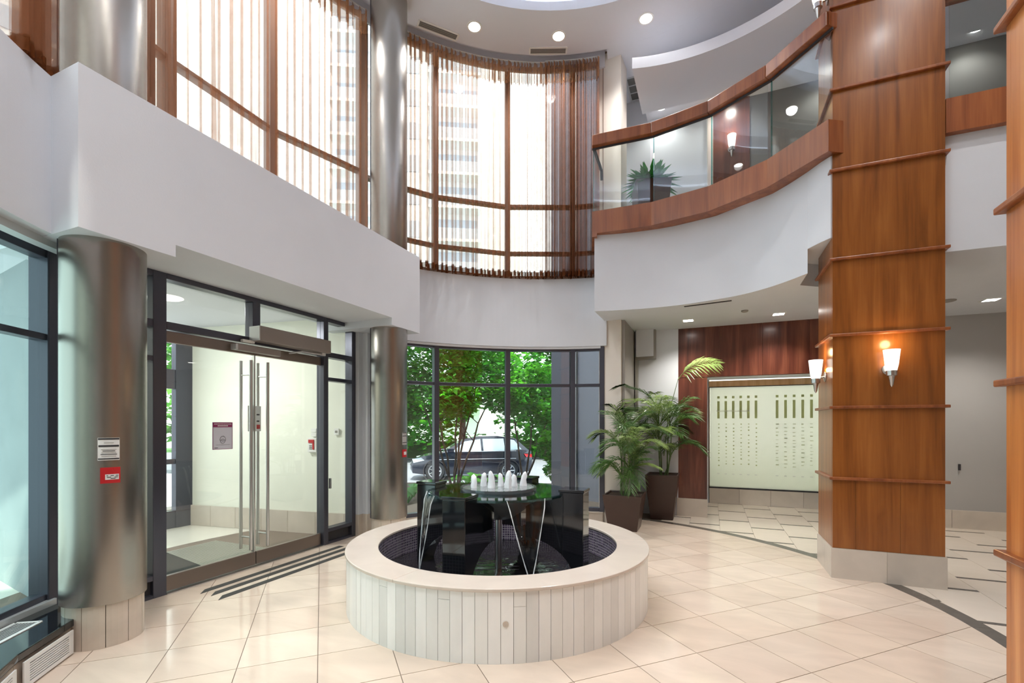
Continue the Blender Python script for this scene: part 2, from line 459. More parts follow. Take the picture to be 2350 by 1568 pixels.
# ---- curved apron walls above / below the glazing
bay = MB().arc(RC, 3.74, 3.98, 98.2, 153, 2.705, 3.75, 40)
struct(bay.build('wall_bay', PL), 'curved pale grey wall band between the garden window and curtains')
bl = MB().arc(RC, 3.53, 3.98, 204.2, 262, 2.750, 3.777, 40)
struct(bl.build('wall_left', PL), 'curved pale grey wall band at the left edge')
MB_ = MB().arc(RC, 3.74, 4.0, 99, 151, -.02, .15, 40)
curb = MB_.build('baseboard_bay', STONE); struct(curb, 'low stone curb under the curved garden window')
for i in range(14):
    a = 99 + i * 52 / 14
    MB().arc(RC, 3.728, 3.745, a + .08, a + 52 / 14 - .08, 0, .152, 3).build('curb_slab', STONE, curb)
MB().arc(RC, 3.715, 4.0, 99, 151, .152, .166, 40).build('curb_cap', STONE, curb)

# ---- pier at the end of the bay and stepped reveals beside it
pier = MB()
pier.prism([(-1.59, 7.20), (-1.25, 7.17), (-1.22, 7.5), (-1.6, 7.7)], -.01, ZC + .1)
struct(pier.build('wall_pier', PLW), 'warm white pier beside the curved window and potted palms')
rv = MB(); rv.prism([(-1.26, 7.21), (-1.20, 7.21), (-1.20, 8.25), (-1.26, 8.25)], -.01, 3.08)
struct(rv.build('wall_reveal', REV), 'dark grey vertical reveal strip behind the palms')
wp = MB(); wp.box(-1.22, -.50, 8.24, 8.4, -.01, 3.1)
struct(wp.build('wall_palm', PL), 'pale wall panel behind the potted palms')
wb = MB(); wb.box(-1.16, -.88, 8.08, 8.24, 2.64, 3.1)
struct(wb.build('wall_drop_box', PL), 'small square wall box hanging under the balcony soffit')
MB().box(-1.18, -1.14, 8.12, 8.24, -.01, 2.64).build('trim_1', REV)['kind'] = 'structure'
MB().box(-.88, -.85, 8.12, 8.24, 2.60, 3.1).build('trim_2', REV)['kind'] = 'structure'
MB().box(-1.139, -.881, 8.125, 8.24, 2.60, 2.639).build('trim_3', REV)['kind'] = 'structure'

# ---- alcove with wood header, pier and glowing frosted screen
al = MB()
al.box(-.10, -.06, 8.28, 9.86, 0, 2.45)            # left reveal
al.box(2.2, 2.25, 8.8, 9.86, 0, 2.45)
al.box(-.10, 2.25, 8.3, 9.86, 2.36, 2.46)          # alcove ceiling
al.box(-.10, -.03, 9.82, 9.95, 0, 2.46); al.box(2.05, 2.25, 9.82, 9.95, 0, 2.46)
struct(al.build('wall_alcove', PL), 'white side walls and ceiling of the lit glass alcove')
st = MB().box(-.04, 2.06, 9.82, 9.94, 0, .29).build('baseboard_alcove', STONEW); struct(st, 'pale stone base below the frosted glass screen')
for i in range(4): MB().box(-.03 + i * .52, -.03 + i * .52 + .515, 9.805, 9.82, 0, .285).build('base_slab', STONEW, st)
hd = MB().box(-.50, 2.0, 8.29, 8.36, 2.27, 3.1).build('wall_wood_header', MAHOG); struct(hd, 'dark reddish wood panelling around the alcove opening')
for i in range(4): MB().box(-.50 + i * .62, -.50 + i * .62 + .616, 8.255, 8.29, 2.275, 3.085).build('wood_panel', MAHOG, hd)
MB().box(-.50, -.06, 8.255, 8.34, .29, 2.268).build('wood_panel', MAHOG, hd)
MB().box(-.50, -.06, 8.31, 8.5, 0, 3.1).build('pier_core', MAHOG, hd)
MB().box(-.52, -.055, 8.225, 8.34, 0, .288).build('stone_base', STONEW, hd)

# ---- far corridor walls
wr = MB(); wr.box(2.0, 6.2, 8.80, 8.95, 0, 3.1); wr.box(2.0, 2.2, 8.36, 8.95, 0, 3.1)
struct(wr.build('wall_corridor', PLG), 'grey corridor wall beyond the wooden columns')
bb = MB().box(2.0, 6.2, 8.785, 8.80, 0, .262).build('baseboard_corridor', STONEW); struct(bb)
for i in range(7): MB().box(2.02 + i * .6, 2.02 + i * .6 + .595, 8.77, 8.787, 0, .26).build('base_slab', STONEW, bb)
struct(MB().box(6.2, 6.35, -3.6, 10.2, 0, ZC + .6).build('wall_right', PLW), 'plain wall closing the lobby out of frame on the right')
struct(MB().box(-4.4, 6.35, -3.75, -3.6, 0, ZC + .6).build('wall_rear', PLW), 'plain wall behind the photographer')
struct(MB().box(-1.6, 6.35, 10.75, 10.9, 0, ZC + .6).build('wall_back', PLW), 'outer back wall of the building')
struct(MB().seg((-4.4, -3.7), (-2.6, .0), .15, 0, ZC + .6).build('wall_rear_left', PLW), 'plain wall behind the photographer on the left')

# ---- balcony slab and upper storey
ARC = [(-1.50, 6.50), (-1.2, 6.57), (-.9, 6.61), (-.6, 6.62), (-.3, 6.59), (0, 6.51), (.25, 6.42), (.45, 6.30), (.62, 6.15), (.78, 5.96), (.93, 5.74)]
def smooth(P, k=5):
    o = []
    for i in range(len(P) - 1):
        a, b, c, d = [Vector(P[max(0, min(len(P) - 1, i + q))]) for q in (-1, 0, 1, 2)]
        for j in range(k):
            t = j / k; v = .5 * ((2 * b) + (c - a) * t + (2 * a - 5 * b + 4 * c - d) * t * t + (3 * b - a - 3 * c + d) * t ** 3)
            o.append((v.x, v.y))
    return o + [P[-1]]
ARC = smooth(ARC)
slab = MB()
off_ = lambda p: (p[0], p[1] + .22)
slab.prism(ARC + [(.93, 6.20), (1.2, 6.40), (1.2, 8.9), (-1.50, 8.9)], 3.085, 4.16)
slab.prism([(.93, 5.74), (1.02, 5.58), (1.085, 5.49), (1.20, 5.50), (1.2, 6.40), (.93, 6.20)], 3.34, 4.16)
slab.prism([off_(p) for p in ARC] + [(1.08, 5.62), (1.08, 8.29), (-1.48, 8.29)], 4.161, 4.40)
struct(slab.build('wall_balcony_front', PL, smooth=True), 'white curved balcony front and the soffit under it')
slab2 = MB().box(1.2, 6.2, 5.53, 8.95, 3.085, 4.16)
struct(slab2.build('wall_walkway_front', PL), 'white straight walkway front between the wooden columns')
ub = MB()
ub.box(-1.5, .03, 8.30, 8.45, 4.16, 7.09)
struct(ub.build('wall_upper', PL), 'pale upper floor wall behind the balcony glass')
struct(MB().box(-.06, .03, 8.26, 8.30, 4.16, 6.68).build('trim_9', PLW))
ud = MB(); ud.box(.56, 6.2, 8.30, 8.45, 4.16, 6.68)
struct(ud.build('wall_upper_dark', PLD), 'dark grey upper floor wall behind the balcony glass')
uw = MB().box(.03, .56, 8.28, 8.45, 4.16, 6.68).build('wall_upper_wood', MAHOG); struct(uw, 'tall dark wood panel carrying a sconce on the upper floor')
struct(MB().box(-1.0, 6.2, 7.68, 8.45, 6.68, 6.80).build('trim_4', CEIL), 'lower white ceiling over the upper floor walkway')
up_ = bpy.data.objects['trim_4']
for ux_ in (-.75, .3, 1.6, 3.2):
    MB().lathe([(.07, 6.672), (.07, 6.679)], (ux_, 8.02, 0), 20).build('downlight_lens', LENS, up_)
    lamp('SPOT', (ux_, 8.02, 6.65), 20, (1, .97, .94), .07, parent=up_, angle=150, blend=.7)
cl = MB()
def on(c, r, a): return (c[0] + r * math.cos(R_(a)), c[1] + r * math.sin(R_(a)))
SCc = (-.33, 4.42); arcp = [on(SCc, 2.30, a) for a in [107 - i * 1.26 for i in range(61)]]
cl.prism([p for p in arcp] + [(1.9, 4.95), (1.9, 7.66), (-1.0, 7.66)], 6.41, 6.56)
struct(cl.build('trim_5', CEIL), 'floating white ceiling panel with a curved edge above the balcony')
struct(MB().box(1.9, 6.2, 4.95, 7.66, 6.41, 6.56).build('trim_6', CEIL))
struct(MB().box(-1.62, -1.50, 7.45, 10.0, 0, ZC + .6).build('wall_side', PL), 'side wall between the curved bay and upper floor')

# ================================================================== GLAZING
def bay_window(name, label, angs, z0, z1, bars, r=RW, pane=GL, fm=FRAME, w=.075, head=True):
    root = empty(name); struct(root, label)
    zs = [z0] + list(bars) + [z1]
    for a in angs:
        p = polar(a, r, RC); d = Vector((p[0] - RC[0], p[1] - RC[1]))
        MB().obox((p[0], p[1], (z0 + z1) / 2), d, .07, w / 2, (z1 - z0) / 2).build('mullion', fm, root, bevel=.006)
    for i in range(len(angs) - 1):
        p, q = Vector(polar(angs[i], r, RC)), Vector(polar(angs[i + 1], r, RC))
        dr = (q - p).normalized(); p2, q2 = p + dr * w * .45, q - dr * w * .45
        for z in zs:
            h = .045 if z in bars else .06
            zz = min(max(z, z0 + h / 2), z1 - h / 2)
            MB().seg(p2, q2, .10, zz - h / 2, zz + h / 2).build('transom', fm, root, bevel=.005)
        for a, b in zip(zs[:-1], zs[1:]):
            MB().seg(p2, q2, .012, a + .02, b - .02).build('pane', pane, root)
    return root
w1 = bay_window('window_1', 'curved lower garden window with dark frames', [152.5, 138, 121.3, 106.0, 99.3], .16, 2.70, [2.11])
MB().arc(RC, 3.745, 3.775, 99.6, 151, 2.668, 2.702, 30).build('blind_rail', ALU, w1)
w2 = bay_window('window_2', 'tall curved upper window behind brown sheer curtains', [153.8, 138.1, 121.3, 106.0, 98.6], 3.75, ZC + .14, [4.17, 4.90], 3.86, fm=mat('brown_window_frame', srgb(136, 118, 108), .5))
w3 = bay_window('window_3', 'tall upper window above the entrance behind sheer curtains', [192.5, 189.3, 172.2, 154.4], 3.76, ZC + .14, [4.95], 3.86, fm=w2.children[0].data.materials[0], w=.09)
w4 = bay_window('window_4', 'lower window at the left edge facing a concrete wall', [205.6, 218, 232, 246], .24, 2.74, [2.12], RW, pane=GLG)
MB().arc(RC, 3.62, 3.70, 204.5, 250, 2.70, 2.775, 20).build('blind_rail', ALU, w4)
MB().arc(RC, 3.74, 3.80, 205.5, 250, .20, .26, 20).build('sill_trim', ALU, w4)
w5 = bay_window('window_5', 'upper window at the left edge behind a brown curtain', [194.5, 206, 220, 236, 252], 3.76, ZC + .14, [4.95], 3.86, fm=w2.children[0].data.materials[0])
hw_ = MB().arc(RC, 3.765, 3.80, 98.6, 193, 6.97, ZC + .14, 60); hw_.arc(RC, 3.765, 3.80, 194.4, 252, 6.97, ZC + .14, 40)
struct(hw_.build('trim_10', CEIL), 'white strip above the tall curtained windows')
# solid bits closing the glazing line
jm = MB(); jm.box(-4.52, -4.36, 5.02, 5.24, -.01, 2.87); jm.box(-4.40, -4.28, 5.10, 5.36, -.01, 2.78)
struct(jm.build('wall_jamb', PL), 'narrow white wall between the entrance frame and steel column')
jb = MB(); jb.box(-4.53, -4.355, 5.015, 5.245, 0, .29); jb.box(-4.41, -4.275, 5.09, 5.365, 0, .29)
struct(jb.build('baseboard_jamb', STONE))
jl = MB(); jl.box(-4.55, -4.42, 1.82, 2.12, -.01, 2.83); struct(jl.build('wall_jamb_left', PL), 'narrow white wall behind the left steel column')
struct(MB().box(-4.415, -4.40, 1.83, 2.12, 0, .32).build('baseboard_left', STONE))
MB_ = MB(); MB_.arc(RC, 3.8, 4.0, 196, 204, 2.7, 3.78, 6); struct(MB_.build('trim_7', PL))
# outer corner fins of the building left and right of the upper glazing
fr = MB().arc(RC, 3.80, 3.98, 250, 268, 0, ZC + .3, 8); struct(fr.build('wall_left_return', PL))
lc = MB().arc(RC, 3.62, 3.98, 246, 252, 0, 2.8, 4); struct(lc.build('wall_left_end', PL))

# ---- granite ledge with grilles at the left edge
ledge = empty('window_ledge'); tag(ledge, 'black granite window ledge with white vents at the lower left', 'ledge')
outer = [polar(a, 3.90, RC) for a in range(204, 252, 4)]
fr_ = [(-3.90, 1.78), (-3.55, 1.34), (-3.22, 1.06), (-2.82, .78), (-2.4, .56)]
MB().prism(fr_ + outer[::-1], .175, .222).build('granite_top', GRAN, ledge, bevel=.006)
for (a, b) in zip(fr_[:-1], fr_[1:]):
    a, b = Vector(a), Vector(b); n = Vector((a.y - b.y, b.x - a.x)).normalized() * -.03
    if n.dot(Vector((RC[0], RC[1])) - a) > 0: n = -n
    MB().seg(a + n, b + n, .02, 0, .175).build('front_panel', STONE, ledge)
def grille(name, p, q, z0, z1, nsl, off, label):
    g = empty(name); tag(g, label, 'vent')
    p, q = Vector(p), Vector(q); d = (q - p).normalized(); n = Vector((-d.y, d.x))
    if n.dot(Vector((RC[0], RC[1])) - p) < 0: n = -n
    p, q = p + n * off, q + n * off
    MB().seg(p, q, .008, z0, z0 + .022).build('frame', WHITEM, g); MB().seg(p, q, .008, z1 - .022, z1).build('frame', WHITEM, g)
    MB().seg(p, p + d * .045, .008, z0 + .02, z1 - .02).build('frame', WHITEM, g); MB().seg(q - d * .045, q, .008, z0 + .02, z1 - .02).build('frame', WHITEM, g)
    MB().seg(p - n * .004 + d * .04, q - n * .004 - d * .04, .003, z0 + .02, z1 - .02).build('backing', INK, g)
    for i in range(nsl):
        z = z0 + .026 + (z1 - z0 - .052) * (i + .5) / nsl
        MB().seg(p + d * .045, q - d * .045, .007, z - .0042, z + .0042).build('slat', WHITEM, g)
grille('vent_grille', (-3.835, 1.70), (-3.56, 1.355), .015, .165, 7, .012, 'white slatted vent in the panel below the granite ledge')
grille('vent_grille', (-3.50, 1.30), (-3.26, 1.095), .015, .165, 7, .012, 'second white slatted vent nearer the left frame edge')
tg = empty('ledge_grille'); tag(tg, 'white linear air grille set into the granite ledge top', 'vent')
a, b = Vector((-4.00, 1.62)), Vector((-3.62, 1.06)); d = (b - a).normalized(); n = Vector((d.y, -d.x))
if n.dot(Vector((RC[0], RC[1])) - a) > 0: n = -n
for s_ in (0, .14): MB().seg(a + n * s_, b + n * s_, .02, .2225, .227).build('frame', WHITEM, tg)
for e_ in (a, b): MB().seg(e_ , e_ + n * .14, .02, .2225, .227).build('frame', WHITEM, tg)
for i in range(7): MB().seg(a + n * (.018 + i * .0175), b + n * (.018 + i * .0175), .006, .2225, .226).build('slat', ALU, tg)

# ================================================================== ENTRANCE
XD = -4.47
fr = empty('window_6'); struct(fr, 'dark metal frame of the glass entrance with transom and sidelights')
def vbar(y0, y1, z0, z1, m=FRAME, nm='post', dx=.06): return MB().box(XD - dx, XD + dx, y0, y1, z0, z1).build(nm, m, fr, bevel=.005)
vbar(2.52, 2.63, 0, 2.834); vbar(4.455, 4.53, 0, 2.834); vbar(4.95, 5.02, 0, 2.834); vbar(2.10, 2.16, 0, 2.834)
vbar(3.475, 3.565, 2.41, 2.785)
for y0, y1 in ((2.16, 2.52), (2.63, 4.455), (4.53, 4.95)):
    vbar(y0, y1, 2.785, 2.834, nm='head'); vbar(y0, y1, 2.345, 2.41, nm='transom')
for y0, y1 in ((2.16, 2.52), (4.53, 4.95)):
    vbar(y0, y1, 2.05, 2.095, nm='transom'); vbar(y0, y1, .0, .035, nm='sill'); vbar(y0, y1, .155, .20, nm='sill')
    MB().box(XD - .02, XD + .02, y0, y1, .03, .16).build('kick_panel', INK, fr)
    for z0, z1 in ((.20, 2.05), (2.095, 2.345), (2.41, 2.785)):
        MB().box(XD - .006, XD + .006, y0, y1, z0, z1).build('pane', GL, fr)
for y0, y1 in ((2.63, 3.475), (3.565, 4.455)):
    MB().box(XD - .006, XD + .006, y0, y1, 2.41, 2.785).build('pane', GL, fr)
MB().box(XD - .10, XD + .07, 2.63, 4.455, .002, .012).build('threshold', STEELB, fr)
for nm, y0, y1, hy, lab in (('door_1', 2.64, 3.538, 3.44, 'left leaf of the frameless glass entrance door'), ('door_2', 3.546, 4.445, 3.64, 'right leaf of the frameless glass entrance door')):
    dr = empty(nm); struct(dr, lab)
    MB().box(XD - .006, XD + .006, y0, y1, .15, 2.26).build('pane', GL, dr)
    MB().box(XD - .022, XD + .022, y0, y1, .018, .155).build('bottom_rail', BRONZE, dr, bevel=.004)
    MB().box(XD - .022, XD + .022, y0, y1, 2.235, 2.335).build('top_rail', BRONZE, dr, bevel=.004)
    for s in (-1, 1):
        ph = MB().tube([(XD + s * .075, hy, .20), (XD + s * .075, hy, 2.17)], .0165, 14).build('pull_handle', STEELB, dr, True)
        for z in (.33, 2.02):
            MB().tube([(XD, hy, z), (XD + s * .075, hy, z)], .009, 10).build('handle_standoff', STEELB, ph, True)
MB().box(XD - .02, XD + .02, 3.520, 3.5365, .156, 2.234).build('edge_strip', STEELB, bpy.data.objects['door_1'])
op = empty('door_operator'); tag(op, 'long grey automatic operator box above the right door', 'door operator')
MB().box(-4.41, -4.26, 3.44, 4.42, 2.365, 2.52).build('cover', FRAMEG, op, bevel=.006)
MB().box(-4.41, -4.262, 3.432, 3.442, 2.368, 2.517).build('end_cap', ALU, op)
MB().tube([(-4.33, 4.36, 2.345), (-4.30, 4.02, 2.335)], .010, 8).build('arm', ALU, op)
MB().tube([(-4.30, 4.02, 2.335), (-4.43, 3.95, 2.315)], .010, 8).build('arm', ALU, op)
MB().lathe([(.03, 2.335), (.03, 2.366)], (-4.33, 4.36, 0), 16).build('spindle', ALU, op)
cl_ = empty('door_closer'); tag(cl_, 'slim grey closer box at the meeting of both glass doors', 'door closer')
MB().box(-4.45, -4.37, 3.28, 3.79, 2.252, 2.318).build('body', FRAMEG, cl_, bevel=.004)
MB().box(-4.45, -4.372, 3.255, 3.28, 2.256, 2.314).build('end_cap', ALU, cl_)
ds = MB().box(-4.41, -4.37, 3.33, 3.47, 2.342, 2.372).build('door_sensor', WHITEM, bevel=.008); tag(ds, 'small white motion sensor under the grey operator box', 'sensor')
# poster and notices on the entrance glass
def sheet(name, y0, y1, z0, z1, x, m, label, cat):
    r = empty(name); tag(r, label, cat)
    r['p'] = 0; del r['p']
    pp = MB().box(x - .0015, x + .0015, y0, y1, z0, z1).build('paper', m, r)
    return pp
po = sheet('poster', 3.075, 3.285, 1.255, 1.525, XD + .009, LILAC, 'lilac poster with a purple header and masked face drawing', 'poster')
xx = XD + .0112
def mark(y0, y1, z0, z1, m, p, nm='print', x=None): MB().box((x or xx) - .0006, (x or xx) + .0006, y0, y1, z0, z1).build(nm, m, p)
mark(3.078, 3.282, 1.475, 1.522, PURP, po, 'header')
for i in range(11): mark(3.092 + i * .0165, 3.104 + i * .0165, 1.503, 1.511, PAPER, po, x=xx + .001)
for i in range(7): mark(3.128 + i * .0155, 3.140 + i * .0155, 1.484, 1.494, PAPER, po, x=xx + .001)
for a, b in ((3.078, 3.082), (3.278, 3.282)): mark(a, b, 1.258, 1.475, PURP, po, 'border')
mark(3.078, 3.282, 1.256, 1.260, PURP, po, 'border'); mark(3.11, 3.255, 1.300, 1.3015, INK, po); mark(3.095, 3.13, 1.27, 1.275, INK, po)
fc = [(xx + .001, 3.18 + .030 * math.sin(t) * (1 - .25 * (math.cos(t) < 0) * abs(math.cos(t))), 1.350 + .036 * math.cos(t)) for t in [i * math.pi / 12 for i in range(25)]]
MB().tube(fc, .0013, 5).build('face_outline', INK, po)
MB().tube([(xx + .001, 3.157, 1.349), (xx + .001, 3.18, 1.358), (xx + .001, 3.203, 1.349)], .0013, 5).build('mask_line', INK, po)
MB().tube([(xx + .001, 3.157, 1.345), (xx + .001, 3.18, 1.336), (xx + .001, 3.203, 1.345)], .0013, 5).build('mask_line', INK, po)
for y0, y1, lab in ((3.47, 3.52, 'white paper notice with a red square left of the door gap'), (3.56, 3.625, 'white paper notice with a red square right of the door gap')):
    nt_ = sheet('notice', y0, y1, 1.43, 1.70, XD - .009, PAPER, lab, 'notice')
    mark(y0 + .012, y1 - .012, 1.455, 1.50, REDM, nt_, x=XD - .0068)
    mark(y0 + .012, y1 - .02, 1.53, 1.545, INK, nt_, x=XD - .0068); mark(y0 + .012, y1 - .018, 1.60, 1.615, INK, nt_, x=XD - .0068)
dl = MB().box(-4.53, -4.485, 4.505, 4.525, .78, .92); dlo = MB().box(XD + .06, XD + .085, 4.532, 4.556, .70, .83).build('door_push_plate', STEELB, bevel=.003); tag(dlo, 'small metal plate on the frame beside the right door', 'switch')

# ---- vestibule
vs = MB()
vs.seg((-4.53, 5.02), (-7.30, 4.66), .08, 0, 2.95)
struct(vs.build('wall_vestibule', CREAM), 'cream vestibule wall seen through the glass doors')
vb = MB().seg((-4.53, 4.965), (-7.25, 4.612), .012, 0, .3).build('baseboard_vestibule', STONEW); struct(vb)
for i in range(6):
    t0, t1 = i / 6 + .002, (i + 1) / 6 - .002
    A_, B_ = Vector((-4.55, 4.958)), Vector((-7.25, 4.606))
    MB().seg(A_.lerp(B_, t0), A_.lerp(B_, t1), .012, 0, .298).build('base_slab', STONEW, vb)
struct(MB().box(-7.4, -4.53, 1.2, 5.1, 2.95, 3.05).build('trim_8', CEIL), 'white vestibule ceiling')
struct(MB().seg((-4.52, 2.10), (-7.3, 2.50), .06, 0, 2.95).build('wall_vestibule_left', CREAM), 'left vestibule wall')
struct(MB().seg((-4.56, 2.035), (-7.3, 2.43), .07, -.3, 3.6).build('wall_exterior_concrete', CONC), 'grey concrete wall right outside the left window')
vf = MB().box(-7.4, -4.54, 1.5, 5.1, -.2, -.002).build('floor_vestibule', mat('vestibule_floor_stone', srgb(232, 228, 216), .12, var=.05, scale=2)); struct(vf, 'white stone vestibule floor')
eg = empty('entrance_grate'); tag(eg, 'ribbed metal entrance grate inside the vestibule', 'floor grate')
for i in range(34): MB().box(-4.62 - i * .038, -4.596 - i * .038, 2.56, 4.10, 0, .008).build('rib', MATG, eg)
MB().box(-5.9, -4.585, 2.56, 4.10, -.001, .002).build('tray', mat('grate_tray', srgb(110, 110, 102), .6), eg)
em = MB().prism([(-4.75, 2.60), (-4.75, 3.25), (-6.2, 3.55), (-6.2, 2.60)], .009, .016).build('door_mat', MATB); tag(em, 'dark rubber mat lying on the ribbed entrance grate', 'mat')
xe = -7.22
ed = empty('door_3'); struct(ed, 'dark framed exterior door of the vestibule')
for y0, y1 in ((4.40, 4.64), (3.55, 3.68), (2.5, 2.62)): MB().box(xe - .05, xe + .05, y0, y1, 0, 2.95).build('post', FRAME, ed)
for y0, y1 in ((3.68, 4.40), (2.62, 3.55)):
    for z0, z1 in ((0, .25), (2.02, 2.3), (2.9, 2.95), (.93, 1.0)): MB().box(xe - .04, xe + .04, y0, y1, z0, z1).build('rail', FRAME, ed)
    MB().box(xe - .005, xe + .005, y0, y1, .25, 2.9).build('pane', GL, ed)
pulls = empty('fire_alarm'); tag(pulls, 'white and red fire alarm pull box on the vestibule wall', 'fire alarm')
def wallpt(t): return Vector((-4.53, 4.955)).lerp(Vector((-7.25, 4.60)), t)
p = wallpt(.16); q = wallpt(.212)
MB().seg(p, q, .05, 1.12, 1.32).build('box', WHITEM, pulls, bevel=.008)
MB().seg(p.lerp(q, .2) - Vector((0, .03)), p.lerp(q, .82) - Vector((0, .03)), .012, 1.25, 1.295).build('pull_bar', REDM, pulls)
MB().seg(p.lerp(q, .2) - Vector((0, .03)), p.lerp(q, .36) - Vector((0, .03)), .012, 1.16, 1.26).build('pull_bar', REDM, pulls)
for i in range(3): MB().seg(p.lerp(q, .45) - Vector((0, .028)), p.lerp(q, .75) - Vector((0, .028)), .006, 1.165 + i * .022, 1.172 + i * .022).build('print', INK, pulls)
for z in (1.335, 1.395):
    o = MB().seg(wallpt(.165), wallpt(.195), .02, z, z + .055).build('wall_switch', WHITEM, bevel=.004)
    tag(o, 'lower white wall switch plate above the fire alarm box' if z < 1.35 else 'upper white wall switch plate above the fire alarm box', 'switch')
sp = empty('entry_panel'); tag(sp, 'white control plate seen through the narrow sidelight', 'switch')
MB().seg(wallpt(.035), wallpt(.062), .02, 1.36, 1.45).build('plate', WHITEM, sp, bevel=.004)
MB().seg(wallpt(.042) - Vector((0, .012)), wallpt(.055) - Vector((0, .012)), .004, 1.39, 1.42).build('symbol', REV, sp)
vl = empty('vestibule_light'); tag(vl, 'round recessed ceiling light over the vestibule', 'ceiling light')
MB().lathe([(.14, 2.935), (.16, 2.945), (.16, 2.952)], (-5.7, 3.4, 0), 28).build('lens', LENSW, vl)
lamp('AREA', (-5.7, 3.4, 2.92), 42, (1, .99, .94), .5, parent=vl)

# ================================================================== CURTAINS
def curtain(name, label, a0, a1, z0, z1, r, pleats, depth, over, seed, body=SHEER, scal=.03, n=14, hemw=.09, headw=.30, front=-1):
    random.seed(seed)
    root = empty(name); tag(root, label, 'curtain', 'sheer brown curtains')
    m = pleats * n
    am = [random.uniform(.5, 1.35) for _ in range(pleats + 2)]; sh = [random.uniform(-.35, .35) for _ in range(pleats + 2)]
    ws = [random.uniform(.45, 1.6) for _ in range(pleats)]; tot = sum(ws); cw = [0]
    for w_ in ws: cw.append(cw[-1] + w_ / tot)
    zs = [z0, z0 + .4, z0 + 1.1, z0 + 1.9, z1 - .7, z1 - .3, z1]
    def pt(i, z, off=0):
        k = i // n; ph = 2 * math.pi * (i % n) / n; fr_ = (i % n) / n
        A_ = am[k] * (1 - fr_) + am[k + 1] * fr_; s_ = sh[k] * (1 - fr_) + sh[k + 1] * fr_
        tz = (z1 - z) / (z1 - z0)
        A_ = A_ * (.55 + .9 * tz * abs(math.sin(seed + k * 1.7)) + .25)
        w = ws[min(k, pleats - 1)] / tot
        t = (cw[k] + (w * fr_ if k < pleats else 0)) + w * (over * math.sin(2 * ph) * min(1.3, A_) + s_ * math.sin(ph) * .25 * tz * tz)
        rr = r + depth * A_ * math.sin(ph) * .5 + off
        p = polar(a0 + (a1 - a0) * t, rr, RC)
        zz = z
        if z == z1: zz = z + scal * math.cos(ph)
        if z == z0: zz = z + .012 * math.sin(ph + k)
        return (p[0], p[1], zz)
    def strip(zz, off, mt, nm):
        b = MB(); v = [pt(i, z, off) for z in zz for i in range(m + 1)]
        f = [(j * (m + 1) + i, j * (m + 1) + i + 1, (j + 1) * (m + 1) + i + 1, (j + 1) * (m + 1) + i) for j in range(len(zz) - 1) for i in range(m)]
        b.add(v, f).build(nm, mt, root, True)
    strip(zs, 0, body, 'fabric')
    strip([z1 - headw, z1 - headw * .4, z1], -.006, SHEERD, 'header')
    strip([z0, z0 + hemw], -.006, SHEERH, 'hem')
    tb = MB(); tr = [polar(a0 + (a1 - a0) * i / 40, r, RC) for i in range(41)]
    tb.tube([(x, y, z1 + .045) for x, y in tr], .012, 6).build('track', ALU, root)
    return root
curtain('sheer_curtain', 'wide pale sheer curtain across the tall curved bay window', 146.6, 112, 3.755, 7.02, 3.69, 32, .10, .27, 5)
curtain('sheer_curtain', 'bunched darker brown sheer curtain beside the warm white pier', 112.6, 99.8, 3.755, 7.02, 3.66, 19, .12, .34, 9, body=SHEERB)
curtain('sheer_curtain', 'sheer curtain with loose folds above the glass entrance', 194.0, 154.3, 3.79, 7.02, 3.70, 25, .12, .29, 12)
curtain('sheer_curtain', 'gathered brown sheer curtain at the upper left edge', 206.5, 214, 3.79, 7.02, 3.60, 7, .12, .32, 14, body=SHEERB)
# ================================================================== COLUMNS
def steel_column(c, label, seam, base_n, phase):
    root = empty('steel_column'); tag(root, label, 'column', 'brushed steel columns')
    Rr = .237
    for z0, z1 in ((.297, 2.80), (3.70, ZC + .3)):
        MB().lathe([(Rr, z0), (Rr, z1)], (c[0], c[1], 0), 72).build('steel_cladding', STEEL, root, True)
    for a in seam:
        p = polar(a, Rr + .001, c)
        MB().obox((p[0], p[1], 1.545), (math.cos(R_(a)), math.sin(R_(a))), .004, .006, 1.25).build('seam', FRAME, root)
        MB().obox((p[0], p[1], 5.5), (math.cos(R_(a)), math.sin(R_(a))), .004, .006, 1.65).build('seam', FRAME, root)
    MB().lathe([(.205, 0), (.205, .296)], (c[0], c[1], 0), 40).build('base_core', GROUT, root)
    for i in range(base_n):
        a = phase + i * 360 / base_n
        MB().arc(c, .200, .2225, a + .5, a + 360 / base_n - .5, 0, .2965, 4).build('base_slab', STONE, root)
    return root
C1, C2 = (-3.935, 1.935), (-3.90, 5.065)
steel_column(C1, 'near brushed steel column with a white notice and red sticker', [247], 11, 8)
steel_column(C2, 'far brushed steel column beside the curved garden window', [235], 11, 20)

